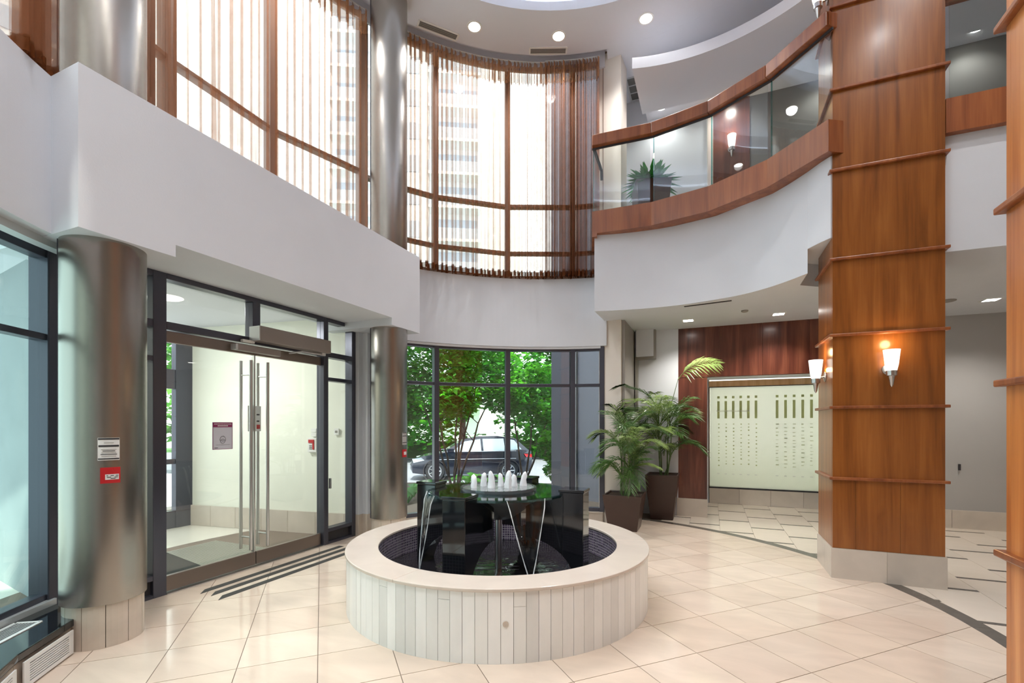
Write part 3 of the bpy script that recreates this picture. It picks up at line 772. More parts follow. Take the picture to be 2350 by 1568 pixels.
def wood_column(x0, x1, y0, y1, label, bands, mt, split):
    root = empty('wood_column'); tag(root, label, 'column', 'wood clad columns')
    zs = [.297] + bands + [ZC + .4]
    for i in range(len(zs) - 1):
        z0, z1 = zs[i], zs[i + 1] - .002
        cuts = [x0] + ([x0 + (x1 - x0) * t for t in split] if i == 0 else []) + [x1]
        for a, b in zip(cuts[:-1], cuts[1:]):
            MB().box(a + .001, b - .001, y0, y0 + .03, z0, z1).build('wood_panel', mt, root)
        MB().box(x0, x0 + .03, y0 + .031, y1 - .031, z0, z1).build('wood_panel', mt, root)
        MB().box(x1 - .03, x1, y0 + .031, y1 - .031, z0, z1).build('wood_panel', mt, root)
        MB().box(x0, x1, y1 - .03, y1, z0, z1).build('wood_panel', mt, root)
    for z in bands:
        MB().box(x0 - .03, x1 + .03, y0 - .03, y1 + .03, z - .014, z + .014).build('band_moulding', CHERRYR, root, bevel=.006)
    xm = (x0 + x1) / 2
    for a, b in ((x0 - .012, xm - .001), (xm + .001, x1 + .012)):
        MB().box(a, b, y0 - .012, y0 + .05, 0, .295).build('base_slab', STONEW, root)
    ym = y0 + (y1 - y0) * .45
    for a, b in ((y0 + .051, ym - .001), (ym + .001, y1)):
        MB().box(x0 - .012, x0 + .05, a, b, 0, .295).build('base_slab', STONEW, root)
    MB().box(x0 + .051, x1 + .012, y0 + .051, y1 + .012, 0, .295).build('base_slab', STONEW, root)
    return root
BANDS = [.977, 1.668, 2.371, 3.112, 3.98, 4.77, 5.58, 6.35]
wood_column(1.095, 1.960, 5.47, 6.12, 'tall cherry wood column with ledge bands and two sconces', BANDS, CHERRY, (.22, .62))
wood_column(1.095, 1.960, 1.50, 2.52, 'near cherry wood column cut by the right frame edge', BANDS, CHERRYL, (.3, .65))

# ================================================================== BALCONY
bal = empty('balcony_railing'); tag(bal, 'curved balcony railing of cherry wood and glass panels', 'railing')
V = [(-1.52, 6.44), (-.73, 6.47), (-.03, 6.315), (.575, 5.935), (1.045, 5.38)]
def off(p, d, q=(-.95, 4.1)):
    v = Vector((p[0] - q[0], p[1] - q[1])).normalized(); return (p[0] + v.x * d, p[1] + v.y * d)
def ring_prism(a, b, d0, d1, z0, z1): return MB().prism([off(a, d0), off(b, d0), off(b, d1), off(a, d1)], z0, z1)
for a, b in zip(V[:-1], V[1:]):
    ring_prism(a, b, 0, .20, 4.145, 4.455).build('wood_fascia', CHERRYR, bal)
    ring_prism(a, b, -.03, .10, 5.355, 5.50).build('handrail', CHERRYR, bal, bevel=.008)
    ring_prism(a, b, .04, .055, 5.33, 5.354).build('rail_channel', INK, bal)
    A_, B_ = Vector(off(a, .05)), Vector(off(b, .05)); dd = (B_ - A_).normalized()
    gp_ = MB().seg(A_ + dd * .025, B_ - dd * .025, .012, 4.456, 5.34).build('glass_panel', GLR, bal)
    MB().seg(A_ + dd * .018, A_ + dd * .026, .016, 4.456, 5.33).build('glass_edge', GLT, gp_)
MB().prism([(1.046, 5.381), (1.092, 5.44), (1.092, 5.60), (1.02, 5.56)], 4.147, 4.453).build('wood_fascia', CHERRYR, bal)
MB().prism([(1.046, 5.365), (1.092, 5.42), (1.092, 5.60), (1.02, 5.50)], 5.358, 5.497).build('handrail', CHERRYR, bal)
ring_prism(V[0], (-1.45, 6.44), 0, .6, 4.10, 4.16).build('soffit_lip', CHERRYR, bal)
MB().tube([(-1.50, 6.50, 5.34), (-1.44, 6.68, 5.12), (-1.44, 6.70, 5.0)], .022, 8).build('bracket', INK, bal)
b2 = empty('walkway_railing'); tag(b2, 'straight wood and glass railing between the two wooden columns', 'railing')
MB().box(1.962, 6.1, 5.46, 5.60, 4.145, 4.455).build('wood_fascia', CHERRYR, b2)
MB().box(1.962, 6.1, 5.44, 5.56, 5.355, 5.50).build('handrail', CHERRYR, b2, bevel=.008)
for i in range(3): MB().box(2.0 + i * 1.36, 3.34 + i * 1.36, 5.50, 5.512, 4.456, 5.354).build('glass_panel', GLR, b2)

# ================================================================== FOUNTAIN
random.seed(21)
F_ = empty('fountain'); tag(F_, 'round stone fountain with black granite fins and bubbling glass top', 'fountain')
MB().arc(FC, 1.06, 1.275, 0, 360, 0, .455, 96).build('basin_core', GROUT, F_)
NP = 100
for i in range(NP):
    a = i * 360 / NP
    if i in (31, 58, 77, 83, 71):
        h = random.uniform(.32, .42)
        MB().arc(FC, 1.27, 1.288, a + .06, a + 3.6 - .06, 0, h - .001, 2).build('wall_plank', random.choice(PLANK), F_)
        MB().arc(FC, 1.27, 1.288, a + .06, a + 3.6 - .06, h + .001, .455, 2).build('wall_plank', random.choice(PLANK), F_)
    else:
        MB().arc(FC, 1.27, 1.287 + random.uniform(0, .002), a + .06, a + 3.6 - .06, 0, .455, 2).build('wall_plank', random.choice(PLANK), F_)
for a0, a1 in ((-98, 20), (20, 140), (140, 262)):
    MB().arc(FC, 1.035, 1.30, a0 + .025, a1 - .025, .4555, .478, 48).build('rim_slab', RIM, F_, bevel=.005)
def uvcyl(co): return (math.atan2(co.y - FC[1], co.x - FC[0]) * 1.05, co.z)
MB().arc(FC, 1.045, 1.06, 0, 360, .10, .4555, 96).build('mosaic_lining', MOS, F_, True, uv=uvcyl)
MB().lathe([(1.05, .09), (1.05, .10)], (FC[0], FC[1], 0), 64).build('basin_floor', GRAN, F_)
# pool surface, lightly rippled
pv = []; pf = []; nr, na = 26, 72
for j in range(nr + 1):
    r = .02 + 1.024 * j / nr
    for i in range(na):
        t = 2 * math.pi * i / na; x, y = FC[0] + r * math.cos(t), FC[1] + r * math.sin(t)
        pv.append((x, y, .215 + .004 * math.sin(31 * x + 5 * math.sin(9 * y)) * math.cos(27 * y + 2)))
for j in range(nr):
    for i in range(na): pf.append((j * na + i, j * na + (i + 1) % na, (j + 1) * na + (i + 1) % na, (j + 1) * na + i))
MB().add(pv, pf).build('pool_surface', POOL, F_, True)
# four radial granite fins with an arch cut from the lower inner side
def fin(dx, dy):
    ux, uy = Vector((dx, dy)), Vector((-dy, dx)); hw = .097
    prof = [(.80, .16), (.80, .938), (.60, .938), (.60, .895), (.30, .895), (.30, .54)]
    for k in range(9):
        t = k / 8 * math.pi / 2
        prof.append((.30 + .44 * math.sin(t) , .16 + .38 * math.cos(t)))
    n = len(prof); vs = []
    for s in (-1, 1):
        for r, z in prof:
            p = ux * r + uy * hw * s; vs.append((FC[0] + p.x, FC[1] + p.y, z))
    fs = [tuple(range(n)), tuple(range(2 * n - 1, n - 1, -1))] + [(i, n + i, n + (i + 1) % n, (i + 1) % n) for i in range(n)]
    o = MB().add(vs, fs).build('granite_fin', GRAN, F_, bevel=.004)
    c = ux * .70
    MB().obox((FC[0] + c.x, FC[1] + c.y, .952), (dx, dy), .108, .103, .012).build('fin_cap', GRAN, o, bevel=.004)
    return o
for d in ((0, -1), (1, 0), (0, 1), (-1, 0)): fin(*d)
MB().lathe([(.628, .897), (.628, .915)], (FC[0], FC[1], 0), 16).build('glass_disc', glass('fountain_glass', (.80, .90, .89), .22), F_)
MB().arc(FC, .622, .632, 0, 360, .898, .914, 16).build('glass_rim', GLT, F_)
MB().lathe([(.61, .917), (.61, .921)], (FC[0], FC[1], 0), 48).build('water_film', WATER, F_)
MB().lathe([(.10, .665), (.13, .675), (.22, .735), (.34, .82), (.47, .885), (.50, .893)], (FC[0], FC[1], 0), 40, cap=False).build('metal_bowl', mat('dark_bowl_metal', (.30, .33, .34), .30, .6), F_, True)
MB().lathe([(.032, .12), (.032, .66)], (FC[0], FC[1], 0), 20).build('feed_pipe', STEELB, F_, True)
MB().lathe([(.335, .918), (.34, .93), (.34, .948), (.325, .948), (.32, .936), (.02, .936)], (FC[0], FC[1], 0), 48, cap=False).build('jet_tray', mat('tray_glass_grey', (.16, .17, .18), .06, .5), F_, True)
MB().lathe([(.318, .938), (.318, .941)], (FC[0], FC[1], 0), 40).build('tray_water', mat('tray_water_ripple', (.22, .24, .25), .04, .2, bump=.9, bscale=26), F_)
random.seed(8)
for k, (dx, dy, h, w) in enumerate(((-.215, -.065, .12, .034), (-.135, .055, .125, .034), (-.06, -.055, .15, .036), (.02, .06, .12, .03), (.085, -.06, .155, .036), (.14, .05, .11, .033), (.225, .09, .13, .034))):
    # offsets are given along/across the view's lateral axis of the jet row
    x, y = FC[0] + dx * .92 - dy * .39, FC[1] + dx * .39 + dy * .92
    lx, ly = random.uniform(-.018, .018), random.uniform(-.018, .018)
    b = MB(); nn = 12; o = []
    prof = [(1.0, 0), (.92, .2), (.86, .45), (.80, .68), (.62, .86), (.34, .97), (.05, 1.0)]
    for r, t in prof:
        for i in range(nn):
            th = 2 * math.pi * i / nn; rr = w * r * random.uniform(.82, 1.14)
            o.append((x + lx * t * t + rr * math.cos(th), y + ly * t * t + rr * math.sin(th) * .7, .94 + h * t * random.uniform(.97, 1.03)))
    f = [(j * nn + i, j * nn + (i + 1) % nn, (j + 1) * nn + (i + 1) % nn, (j + 1) * nn + i) for j in range(len(prof) - 1) for i in range(nn)] + [tuple((len(prof) - 1) * nn + i for i in range(nn))]
    b.add(o, f).build('water_jet', JET, F_, True)
# tapering sheets of falling water between the fins
for ang in (-45, 45, 135, 225):
    d = Vector((math.cos(R_(ang)), math.sin(R_(ang)))); t = Vector((-d.y, d.x))
    b = MB(); rows = 10; cols = 8; o = []
    for j in range(rows + 1):
        s = j / rows; hw = .15 * max(0, 1 - s / .85) ** .85 + .010; r = .615 + .09 * math.sqrt(s); z = .918 - .70 * s
        for i in range(cols + 1):
            u = -1 + 2 * i / cols; p = d * (r + .008 * math.sin(u * 9 + s * 5)) + t * hw * u
            o.append((FC[0] + p.x, FC[1] + p.y, z))
    f = [(j * (cols + 1) + i, j * (cols + 1) + i + 1, (j + 1) * (cols + 1) + i + 1, (j + 1) * (cols + 1) + i) for j in range(rows) for i in range(cols)]
    ws = b.add(o, f).build('water_sheet', WATER, F_, True)
    for s_ in (-1, 1):
        pts = [o[j * (cols + 1) + (0 if s_ < 0 else cols)] for j in range(rows + 1)]
        MB().tube(pts, [.0022 + .0028 * abs(math.sin(j * 2.1)) for j in range(rows + 1)], 6).build('water_strand', JET, ws, True)
a = math.degrees(math.atan2(-FC[1], -FC[0])) + 2
p = polar(a, 1.2885, FC)
pl = MB().lathe([(.019, 0), (.019, .005)], (p[0], p[1], .255), 20, axis=Vector((math.cos(R_(a)), math.sin(R_(a)), 0)).to_track_quat('Z', 'Y').to_matrix()).build('round_plug', STONE, F_)

# ================================================================== PLANTS
def planter(x, y, top, bot, h, rz, m, root):
    vs = []
    prof = [(bot, 0), (top, h), (top - .045, h), (top - .06, h - .05)]
    for w, z in prof:
        for sx, sy in ((-1, -1), (1, -1), (1, 1), (-1, 1)):
            px, py = sx * w / 2, sy * w / 2
            vs.append((x + px * math.cos(rz) - py * math.sin(rz), y + px * math.sin(rz) + py * math.cos(rz), z))
    f = [(j * 4 + i, j * 4 + (i + 1) % 4, j * 4 + 4 + (i + 1) % 4, j * 4 + 4 + i) for j in range(3) for i in range(4)] + [(3, 2, 1, 0)]
    pt_ = MB().add(vs, f).build('planter', m, root, bevel=.008)
    s = [vs[12 + i] for i in range(4)]
    MB().quad(*[(a, b, c + .02) for a, b, c in s]).build('soil', SOIL, pt_)
def frond(base, head, length, rise, droop, nl, lw, mt, root, ll=.26, roll=0):
    """arching feather frond: midrib with paired tapering leaflets"""
    h = Vector((math.cos(head), math.sin(head), 0)); side = Vector((-h.y * math.cos(roll), h.x * math.cos(roll), math.sin(roll))); b = MB()
    pts = []
    for i in range(9):
        t = i / 8
        pts.append(Vector(base) + h * (length * (t * .75 + .25 * t * t) * (1 - .25 * rise)) + Vector((0, 0, length * (rise * t - droop * t * t))))
    b.tube(pts, [.006 * (1 - .75 * i / 8) + .0012 for i in range(9)], 5)
    def P_(t):
        f = t * 8; i = min(7, int(f)); return pts[i].lerp(pts[i + 1], f - i), (pts[i + 1] - pts[i]).normalized()
    for i in range(nl):
        t = .16 + .84 * i / (nl - 1)
        p, d = P_(min(t, .999)); L_ = ll * (math.sin(math.pi * (.12 + .80 * t)) ** .7) * random.uniform(.85, 1.12)
        for s in (-1, 1):
            out = (side * s * (1.0 - .35 * t) + d * (.55 + .8 * t) + Vector((0, 0, .18 - .15 * random.random()))).normalized()
            w = out.cross(Vector((0, 0, 1)) if not roll else Vector((h.y, -h.x, .3))).normalized() * lw * .5
            m1 = p + out * L_ * .45 + Vector((0, 0, -.02 * L_)); e = p + out * L_ + Vector((0, 0, -.30 * L_ - .05 * random.random() * L_))
            b.add([p, m1 + w + Vector((0, 0, -.004)), e, m1 - w + Vector((0, 0, -.004)), m1 + Vector((0, 0, .004))], [(0, 1, 4), (1, 2, 4), (2, 3, 4), (3, 0, 4)])
    b.v = [(v[0], min(v[1], 7.10 if v[0] < -1.17 else 8.20), v[2]) for v in b.v]
    b.build('frond', mt, root)
def palm(x, y, top, bot, h, stems, label, seed, spread, grp='potted palms by the pier'):
    random.seed(seed)
    root = empty('potted_palm'); tag(root, label, 'plant', grp)
    planter(x, y, top, bot, h, 0, BROWNP, root)
    for k, (sh_, nf) in enumerate(stems):
        a = random.uniform(0, 6.28); r0 = random.uniform(.02, .11); r1 = r0 + random.uniform(.02, .13)
        b0 = Vector((x + r0 * math.cos(a), y + r0 * math.sin(a), h - .04)); b1 = Vector((x + r1 * math.cos(a), y + r1 * math.sin(a), h + sh_))
        mid = b0.lerp(b1, .5) + Vector((random.uniform(-.02, .02), random.uniform(-.02, .02), 0))
        MB().tube([b0, mid, b1], [.012, .010, .006], 7).build('stem', STEM, root, True)
        for q in range(nf):
            ha = a + random.uniform(-.5, .5) + q * 2.4 + random.uniform(-.4, .4)
            L_ = random.uniform(.46, .70) * spread
            at = b0.lerp(b1, random.uniform(.72, 1.0))
            frond(at, ha, L_, random.uniform(.85, 1.45), random.uniform(.45, 1.15), 21, .0145, PALM if random.random() < .6 else PALML, root, .25 * spread)
    return root
palm(-1.15, 6.90, .54, .40, .51, [(1.02, 4), (.72, 4), (.45, 4), (.86, 4), (.28, 4), (.60, 4), (.18, 4), (.92, 3)], 'bushy green palm in the shorter wide brown planter', 4, 1.08)
palm(-.72, 7.93, .50, .34, .71, [(1.12, 4), (.84, 4), (.55, 5), (.74, 4), (.35, 4), (1.0, 4), (.5, 4), (.92, 4)], 'taller green palm in the narrow tapered brown planter', 16, 1.15)
random.seed(2)
rp = bpy.data.objects['potted_palm.001']
MB().tube([(-.70, 7.93, 1.0), (-.62, 7.92, 1.7), (-.48, 7.88, 2.22)], [.008, .006, .004], 7).build('stem', STEM, rp, True)
frond((-.48, 7.88, 2.22), -.15, .72, .85, .55, 16, .026, PALML, rp, .30, 1.0)

cy = empty('potted_cycad'); tag(cy, 'dark green broad leaved plant on the upper balcony', 'plant')
def moved(root, dz):
    for c in root.children: c.location.z += dz
planter(-.82, 7.20, .50, .38, .62, .3, BROWNP, cy)
random.seed(6)
for k in range(120):
    a = random.uniform(0, 6.28); el = random.uniform(-.15, 1.4); L_ = random.uniform(.26, .42)
    d = Vector((math.cos(a) * math.cos(el), math.sin(a) * math.cos(el), math.sin(el))); s = d.cross(Vector((0, 0, 1))).normalized() * .036
    b0 = Vector((-.82 + .07 * math.cos(a), 7.20 + .07 * math.sin(a), .60)); m1 = b0 + d * L_ * .55 + Vector((0, 0, .02)); e = b0 + d * L_ + Vector((0, 0, -.05))
    MB().add([b0, m1 + s, e, m1 - s, m1 + Vector((0, 0, .008))], [(0, 1, 4), (1, 2, 4), (2, 3, 4), (3, 0, 4)]).build('leaf', CYCAD, cy)
moved(cy, 4.402)

# ================================================================== LAMPS
def sconce(x, y, z, nx, ny, label, power=9):
    """wall torch: flared glass cup, metal waist and pointed finial held off a round plate; (nx, ny) faces away from the wall"""
    root = empty('wall_sconce'); tag(root, label, 'wall lamp', 'torch shaped wall sconces')
    cx, cy_ = x + nx * .085, y + ny * .085
    MB().lathe([(.040, .15), (.052, .21), (.060, .29), (.066, .345), (.062, .345), (.055, .29), (.047, .21), (.034, .153)], (cx, cy_, z), 24, cap=False).build('glass_shade', LENSW, root, True)
    MB().lathe([(.002, 0), (.013, .02), (.024, .09), (.028, .10), (.040, .105), (.043, .15), (.035, .153)], (cx, cy_, z), 20).build('finial', STEELB, root, True)
    ax = Vector((nx, ny, 0)).to_track_quat('Z', 'Y').to_matrix()
    MB().lathe([(.052, 0), (.052, .008), (.03, .014)], (x, y, z + .17), 24, axis=ax).build('back_plate', STEELB, root, True)
    MB().tube([(x, y, z + .17), (cx, cy_, z + .15)], .009, 8).build('bracket', STEELB, root)
    lamp('POINT', (x + nx * .095, y + ny * .095, z + .42), power * .2, (1, .70, .36), .04, parent=root)
    lamp('POINT', (x + nx * .028, y + ny * .028, z + .24), power * .16, (1, .60, .22), .02, parent=root)
sconce(1.54, 5.468, 1.85, 0, -1, 'glowing torch sconce on the front face of the wooden column')
sconce(1.093, 5.77, 1.83, -1, 0, 'glowing torch sconce on the left side of the wooden column')
sconce(1.093, 5.66, 5.66, -1, 0, 'glowing torch sconce high on the wooden column above the railing')
sconce(.30, 8.278, 5.73, 0, -1, 'glowing torch sconce on the upper floor wood panel')

vis = {131.3: 'left downlight of the three in the round ceiling', 109.3: 'middle downlight of the three in the round ceiling', 87.9: 'right downlight of the three in the round ceiling'}
for i in range(17):
    a = 131.3 - 21.6 * 2 + 21.6 * i
    x, y = polar(a, 3.22, RC)
    if 14 < (a % 360) < 80: continue
    key = [k for k in vis if abs(((a - k) + 180) % 360 - 180) < 3]
    if key:
        r_ = empty('ceiling_downlight'); tag(r_, vis[key[0]], 'ceiling light', 'round ceiling downlights')
    else: r_ = ceilo
    MB().arc((x, y), .082, .105, 0, 360, ZC - .006, ZC + .002, 28).build('trim_ring', WHITEM, r_)
    MB().lathe([(.083, ZC - .004), (.083, ZC + .001)], (x, y, 0), 28).build('lens', LENS, r_)
    lamp('SPOT', (x, y, ZC - .03), 165, (1, .985, .97), .08, parent=r_, angle=130, blend=.9)
def squarelight(x, y, z, label, e=10):
    r_ = empty('soffit_light'); tag(r_, label, 'ceiling light', 'square soffit lights')
    for a, b, c, d in ((-.09, .09, -.09, -.07), (-.09, .09, .07, .09), (-.09, -.07, -.07, .07), (.07, .09, -.07, .07)):
        MB().box(x + a, x + b, y + c, y + d, z - .006, z).build('trim', WHITEM, r_)
    MB().box(x - .07, x + .07, y - .07, y + .07, z - .003, z).build('lens', LENS, r_)
    lamp('SPOT', (x, y, z - .02), e * 9, (1, .95, .87), .06, parent=r_, angle=130, blend=.8)
squarelight(-.32, 7.63, 3.085, 'square recessed light in the soffit above the potted palms')
squarelight(.89, 7.69, 3.085, 'square recessed light in the soffit near the wooden column')
squarelight(3.27, 7.86, 3.085, 'square recessed light over the corridor at the right')
sd = empty('smoke_detector'); tag(sd, 'small grey smoke detector in the balcony soffit', 'detector')
MB().lathe([(.045, 3.085), (.045, 3.07), (.03, 3.06)], (.43, 7.27, 0), 20).build('body', REV, sd, True)
spk = empty('ceiling_speaker'); tag(spk, 'round speaker in the corridor soffit beside the column', 'speaker')
MB().lathe([(.11, 3.085), (.11, 3.078)], (2.76, 7.71, 0), 28).build('cover', REV, spk)
sl = empty('slot_diffuser'); tag(sl, 'thin slot air diffuser along the balcony soffit edge', 'vent')
A_, B_ = Vector((-.33, 6.68)), Vector((.24, 6.59))
nn_ = Vector((0.1, .99))
MB().seg(A_, B_, .07, 3.078, 3.085).build('frame', WHITEM, sl)
for k in (-.016, .016): MB().seg(A_ + nn_ * k, B_ + nn_ * k, .018, 3.074, 3.079).build('slot', INK, sl)
def ceilvent(a0, a1, r0, r1, label):
    v_ = empty('ceiling_vent'); tag(v_, label, 'vent', 'long ceiling vents')
    p, q = Vector(polar(a0, (r0 + r1) / 2, RC)), Vector(polar(a1, (r0 + r1) / 2, RC)); d = (q - p).normalized(); n = Vector((-d.y, d.x)); h = (r1 - r0) / 2
    for s in (-1, 1): MB().seg(p + n * h * s, q + n * h * s, .025, ZC - .008, ZC + .001).build('frame', WHITEM, v_)
    for e in (p, q): MB().seg(e - n * h, e + n * h, .025, ZC - .008, ZC + .001).build('frame', WHITEM, v_)
    MB().seg(p, q, h * 1.8, ZC - .001, ZC + .001).build('backing', PLD, v_)
    for k in range(4): MB().seg(p + n * h * (-.7 + .46 * k), q + n * h * (-.7 + .46 * k), .012, ZC - .005, ZC - .001).build('louvre', REV, v_)
ceilvent(143.8, 134.4, 3.42, 3.54, 'long ceiling vent beside the steel column')
ceilvent(116.6, 107.6, 3.43, 3.55, 'long ceiling vent above the middle of the curtains')
v3 = empty('ceiling_vent'); tag(v3, 'grey ceiling vent beside the floating white panel', 'vent', 'long ceiling vents')
MB().box(-1.25, -1.08, 7.70, 8.27, ZC - .002, ZC).build('backing', PLD, v3)
for k in range(4): MB().box(-1.25, -1.08, 7.70 + k * .185, 7.718 + k * .185, ZC - .010, ZC - .002).build('louvre', ALU, v3)
for a_, b_ in ((-1.28, -1.25), (-1.08, -1.05)): MB().box(a_, b_, 7.67, 8.29, ZC - .012, ZC).build('frame', ALU, v3)

# ================================================================== GLOWING FROSTED SCREEN
def frosted():
    m = bpy.data.materials.new('frosted_glass'); m.use_nodes = True
    nt = m.node_tree; nt.nodes.clear(); N, L = nt.nodes.new, nt.links.new
    out = N('ShaderNodeOutputMaterial'); tl = N('ShaderNodeBsdfTranslucent'); df = N('ShaderNodeBsdfPrincipled'); mx = N('ShaderNodeMixShader')
    tl.inputs[0].default_value = (.95, .97, .92, 1); df.inputs['Base Color'].default_value = (.82, .85, .79, 1); df.inputs['Roughness'].default_value = .15
    mx.inputs[0].default_value = .55
    L(df.outputs[0], mx.inputs[1]); L(tl.outputs[0], mx.inputs[2]); L(mx.outputs[0], out.inputs[0])
    return m
FROST = frosted()
def tinted(name, col):
    m = bpy.data.materials.new(name); m.use_nodes = True
    nt = m.node_tree; nt.nodes.clear(); N, L = nt.nodes.new, nt.links.new
    out = N('ShaderNodeOutputMaterial'); tl = N('ShaderNodeBsdfTranslucent'); df = N('ShaderNodeBsdfDiffuse'); mx = N('ShaderNodeMixShader')
    for n_ in (tl, df): n_.inputs[0].default_value = col + (1,)
    mx.inputs[0].default_value = .7; L(df.outputs[0], mx.inputs[1]); L(tl.outputs[0], mx.inputs[2]); L(mx.outputs[0], out.inputs[0])
    return m
OLIVE = tinted('clear_slot_glass', srgb(206, 208, 172))
ETCH = tinted('etched_glass', srgb(222, 224, 210))
scn = empty('frosted_screen'); tag(scn, 'backlit frosted glass screen with rows of narrow clear slots', 'glass screen')
MB().box(-.02, 2.04, 9.845, 9.857, .31, 2.215).build('glass_pane', FROST, scn)
MB().box(-.04, 2.06, 9.80, 9.87, 2.225, 2.335).build('wood_head', OAKL, scn)
MB().box(-.04, 2.06, 9.815, 9.87, .285, .31).build('bottom_channel', INK, scn); MB().box(-.045, -.022, 9.815, 9.87, .31, 2.22).build('side_channel', BRONZE, scn)
MB().box(-.04, 2.06, 9.82, 9.865, 2.213, 2.226).build('top_channel', INK, scn)
xs = [.13 + i * .128 for i in range(6)] + [1.115 + i * .135 for i in range(6)]
random.seed(5)
for i, x in enumerate(xs):
    w = .021
    MB().box(x - w, x + w, 9.842, 9.846, 2.00, 2.045).build('clear_slot', OLIVE, scn)
    MB().box(x - w, x + w, 9.842, 9.846, 1.62, 1.95).build('clear_slot', OLIVE, scn)
    z = 1.52
    while z > .72:
        hh = random.uniform(.018, .05)
        k = random.choice((-1, 0, 1)) * .008
        MB().box(x - w + (0 if i > 5 else .016), x + w + (k if i > 5 else -.002), 9.843, 9.846, z - hh * .45, z).build('etched_mark', ETCH if i > 5 else OLIVE, scn)
        z -= hh + random.uniform(.02, .055)
    MB().box(x - w, x + w, 9.842, 9.846, .555, .57).build('etched_mark', PAPER, scn)
MB().box(.08, .66, 9.840, 9.8445, 1.745, 1.775).build('white_stripe', tinted('white_stripe_glass', (.97, .98, .95)), scn)
rb = MB(); rb.box(-.1, 2.25, 10.6, 10.7, 0, 2.6); rb.box(-.2, -.1, 9.95, 10.7, 0, 2.6); rb.box(2.25, 2.35, 9.95, 10.7, 0, 2.6); rb.box(-.2, 2.35, 9.95, 10.7, 2.55, 2.65); rb.box(-.2, 2.35, 9.95, 10.7, -.05, 0)
struct(rb.build('wall_light_room', CREAM), 'small lit room behind the frosted glass')
tl = empty('back_light'); tag(tl, 'light panel behind the frosted glass screen', 'light panel')
MB().box(0, 2.0, 10.50, 10.56, .95, 2.54).build('lens', LENSP, tl)
lamp('AREA', (1.0, 10.45, 1.75), 330, (1, 1, .93), 2.0, rot=(R_(90), 0, 0), parent=tl, shape='RECTANGLE', size_y=1.6)

# ================================================================== SIGNS ON THE STEEL COLUMNS
def colsheet(c, amid, wdeg, z0, z1, r, m, nm, root): return MB().arc(c, r, r + .003, amid - wdeg / 2, amid + wdeg / 2, z0, z1, 6).build(nm, m, root)
# near column: the patch faces the lobby, between -35 and +5 degrees
n1 = empty('notice'); tag(n1, 'white printed notice on the near steel column', 'notice')
an = -21
n1 = colsheet(C1, an, 27, 1.262, 1.412, .2385, PAPER, 'paper', n1)
for z, h, w, m_ in ((1.400, .010, 26, INK), (1.352, .012, 25, INK), (1.268, .008, 26, INK), (1.333, .003, 19, REV), (1.322, .004, 15, INK), (1.312, .003, 18, REV), (1.300, .004, 20, INK), (1.288, .003, 18, REV), (1.378, .003, 12, REV)):
    colsheet(C1, an, w, z, z + h, .2402, m_, 'print', n1)
n2 = empty('fire_phone_box'); tag(n2, 'red square plate with a white label on the near steel column', 'sign')
colsheet(C1, an + 2, 25, 1.108, 1.214, .2385, REDM, 'plate', n2)
n2 = colsheet(C1, an + 4, 17, 1.132, 1.168, .2405, PAPER, 'label_plate', n2)
for z, w, o_ in ((1.157, 4, 0), (1.157, 3, 6), (1.157, 2, -6), (1.146, 5, -4), (1.146, 4, 5), (1.138, 6, 1)): colsheet(C1, an + 4 + o_, w, z, z + .004, .2425, INK, 'print', n2)
a2 = 4
n3 = empty('notice'); tag(n3, 'white printed notice on the far steel column edge', 'notice')
n3 = colsheet(C2, a2, 24, 1.24, 1.40, .2385, PLG, 'paper', n3)
for z in (1.39, 1.35, 1.265): colsheet(C2, a2, 23, z, z + .008, .2405, INK, 'print', n3)
n4 = empty('red_sign'); tag(n4, 'small red plate on the far steel column edge', 'sign')
colsheet(C2, a2, 24, 1.08, 1.18, .2385, REDM, 'plate', n4); colsheet(C2, a2 + 2, 14, 1.11, 1.15, .2405, PAPER, 'label_plate', n4)
hk = MB().box(3.295, 3.32, 8.775, 8.80, .84, .93).build('wall_socket', INK, bevel=.003); tag(hk, 'small black fitting on the grey corridor wall', 'fitting')
# ================================================================== OUTSIDE
gd = MB().box(-60, 40, 6.2, 70, -.75, -.56).build('street', ASPH); tag(gd, 'pale asphalt street beyond the garden', 'street', kind='structure')
bed = MB(); bed.prism([(-9.5, 5.1), (-4.2, 5.1), (-1.62, 7.6), (-1.62, 12.6), (-3, 12.8), (-9.5, 10.4)], -.56, -.12)
tag(bed.build('garden_bed', MULCH), 'mulched planting bed outside the curved window', 'garden bed', kind='structure')
pv_ = MB(); pv_.prism([(-16, -2), (-7.42, -2), (-7.42, 5.1), (-9.5, 5.1), (-9.5, 12), (-16, 9.5)], -.56, -.06)
tag(pv_.build('pavement', PAVE), 'bright concrete pavement in front of the entrance', 'pavement', kind='structure')
# side wall facing the left window
lw = MB().prism([(-7.4, .6), (-7.4, 1.5), (-4.6, 1.5), (-4.95, .8), (-3.4, -1.6), (-4.2, -2.0), (-7.4, -2)], -.3, 3.4)

# grey pillar and cladding at the right end of the garden window
gp = empty('exterior_pillar'); tag(gp, 'grey clad pillar outside the right part of the garden window', 'pillar')
MB().prism([(-2.95, 9.0), (-2.62, 9.15), (-2.62, 9.6), (-2.95, 9.5)], -.3, 14).build('cladding', SLATE, gp)
MB().prism([(-2.60, 9.16), (-2.50, 9.2), (-2.50, 9.6), (-2.60, 9.6)], -.3, 14).build('pale_trim', ALU, gp)
ew = MB().prism([(-2.48, 9.25), (-1.64, 8.9), (-1.64, 9.9), (-2.48, 9.9)], -.3, 14).build('exterior_cladding', SLATE)
tag(ew, 'dark slate clad wall outside the right end window', 'wall', kind='structure')

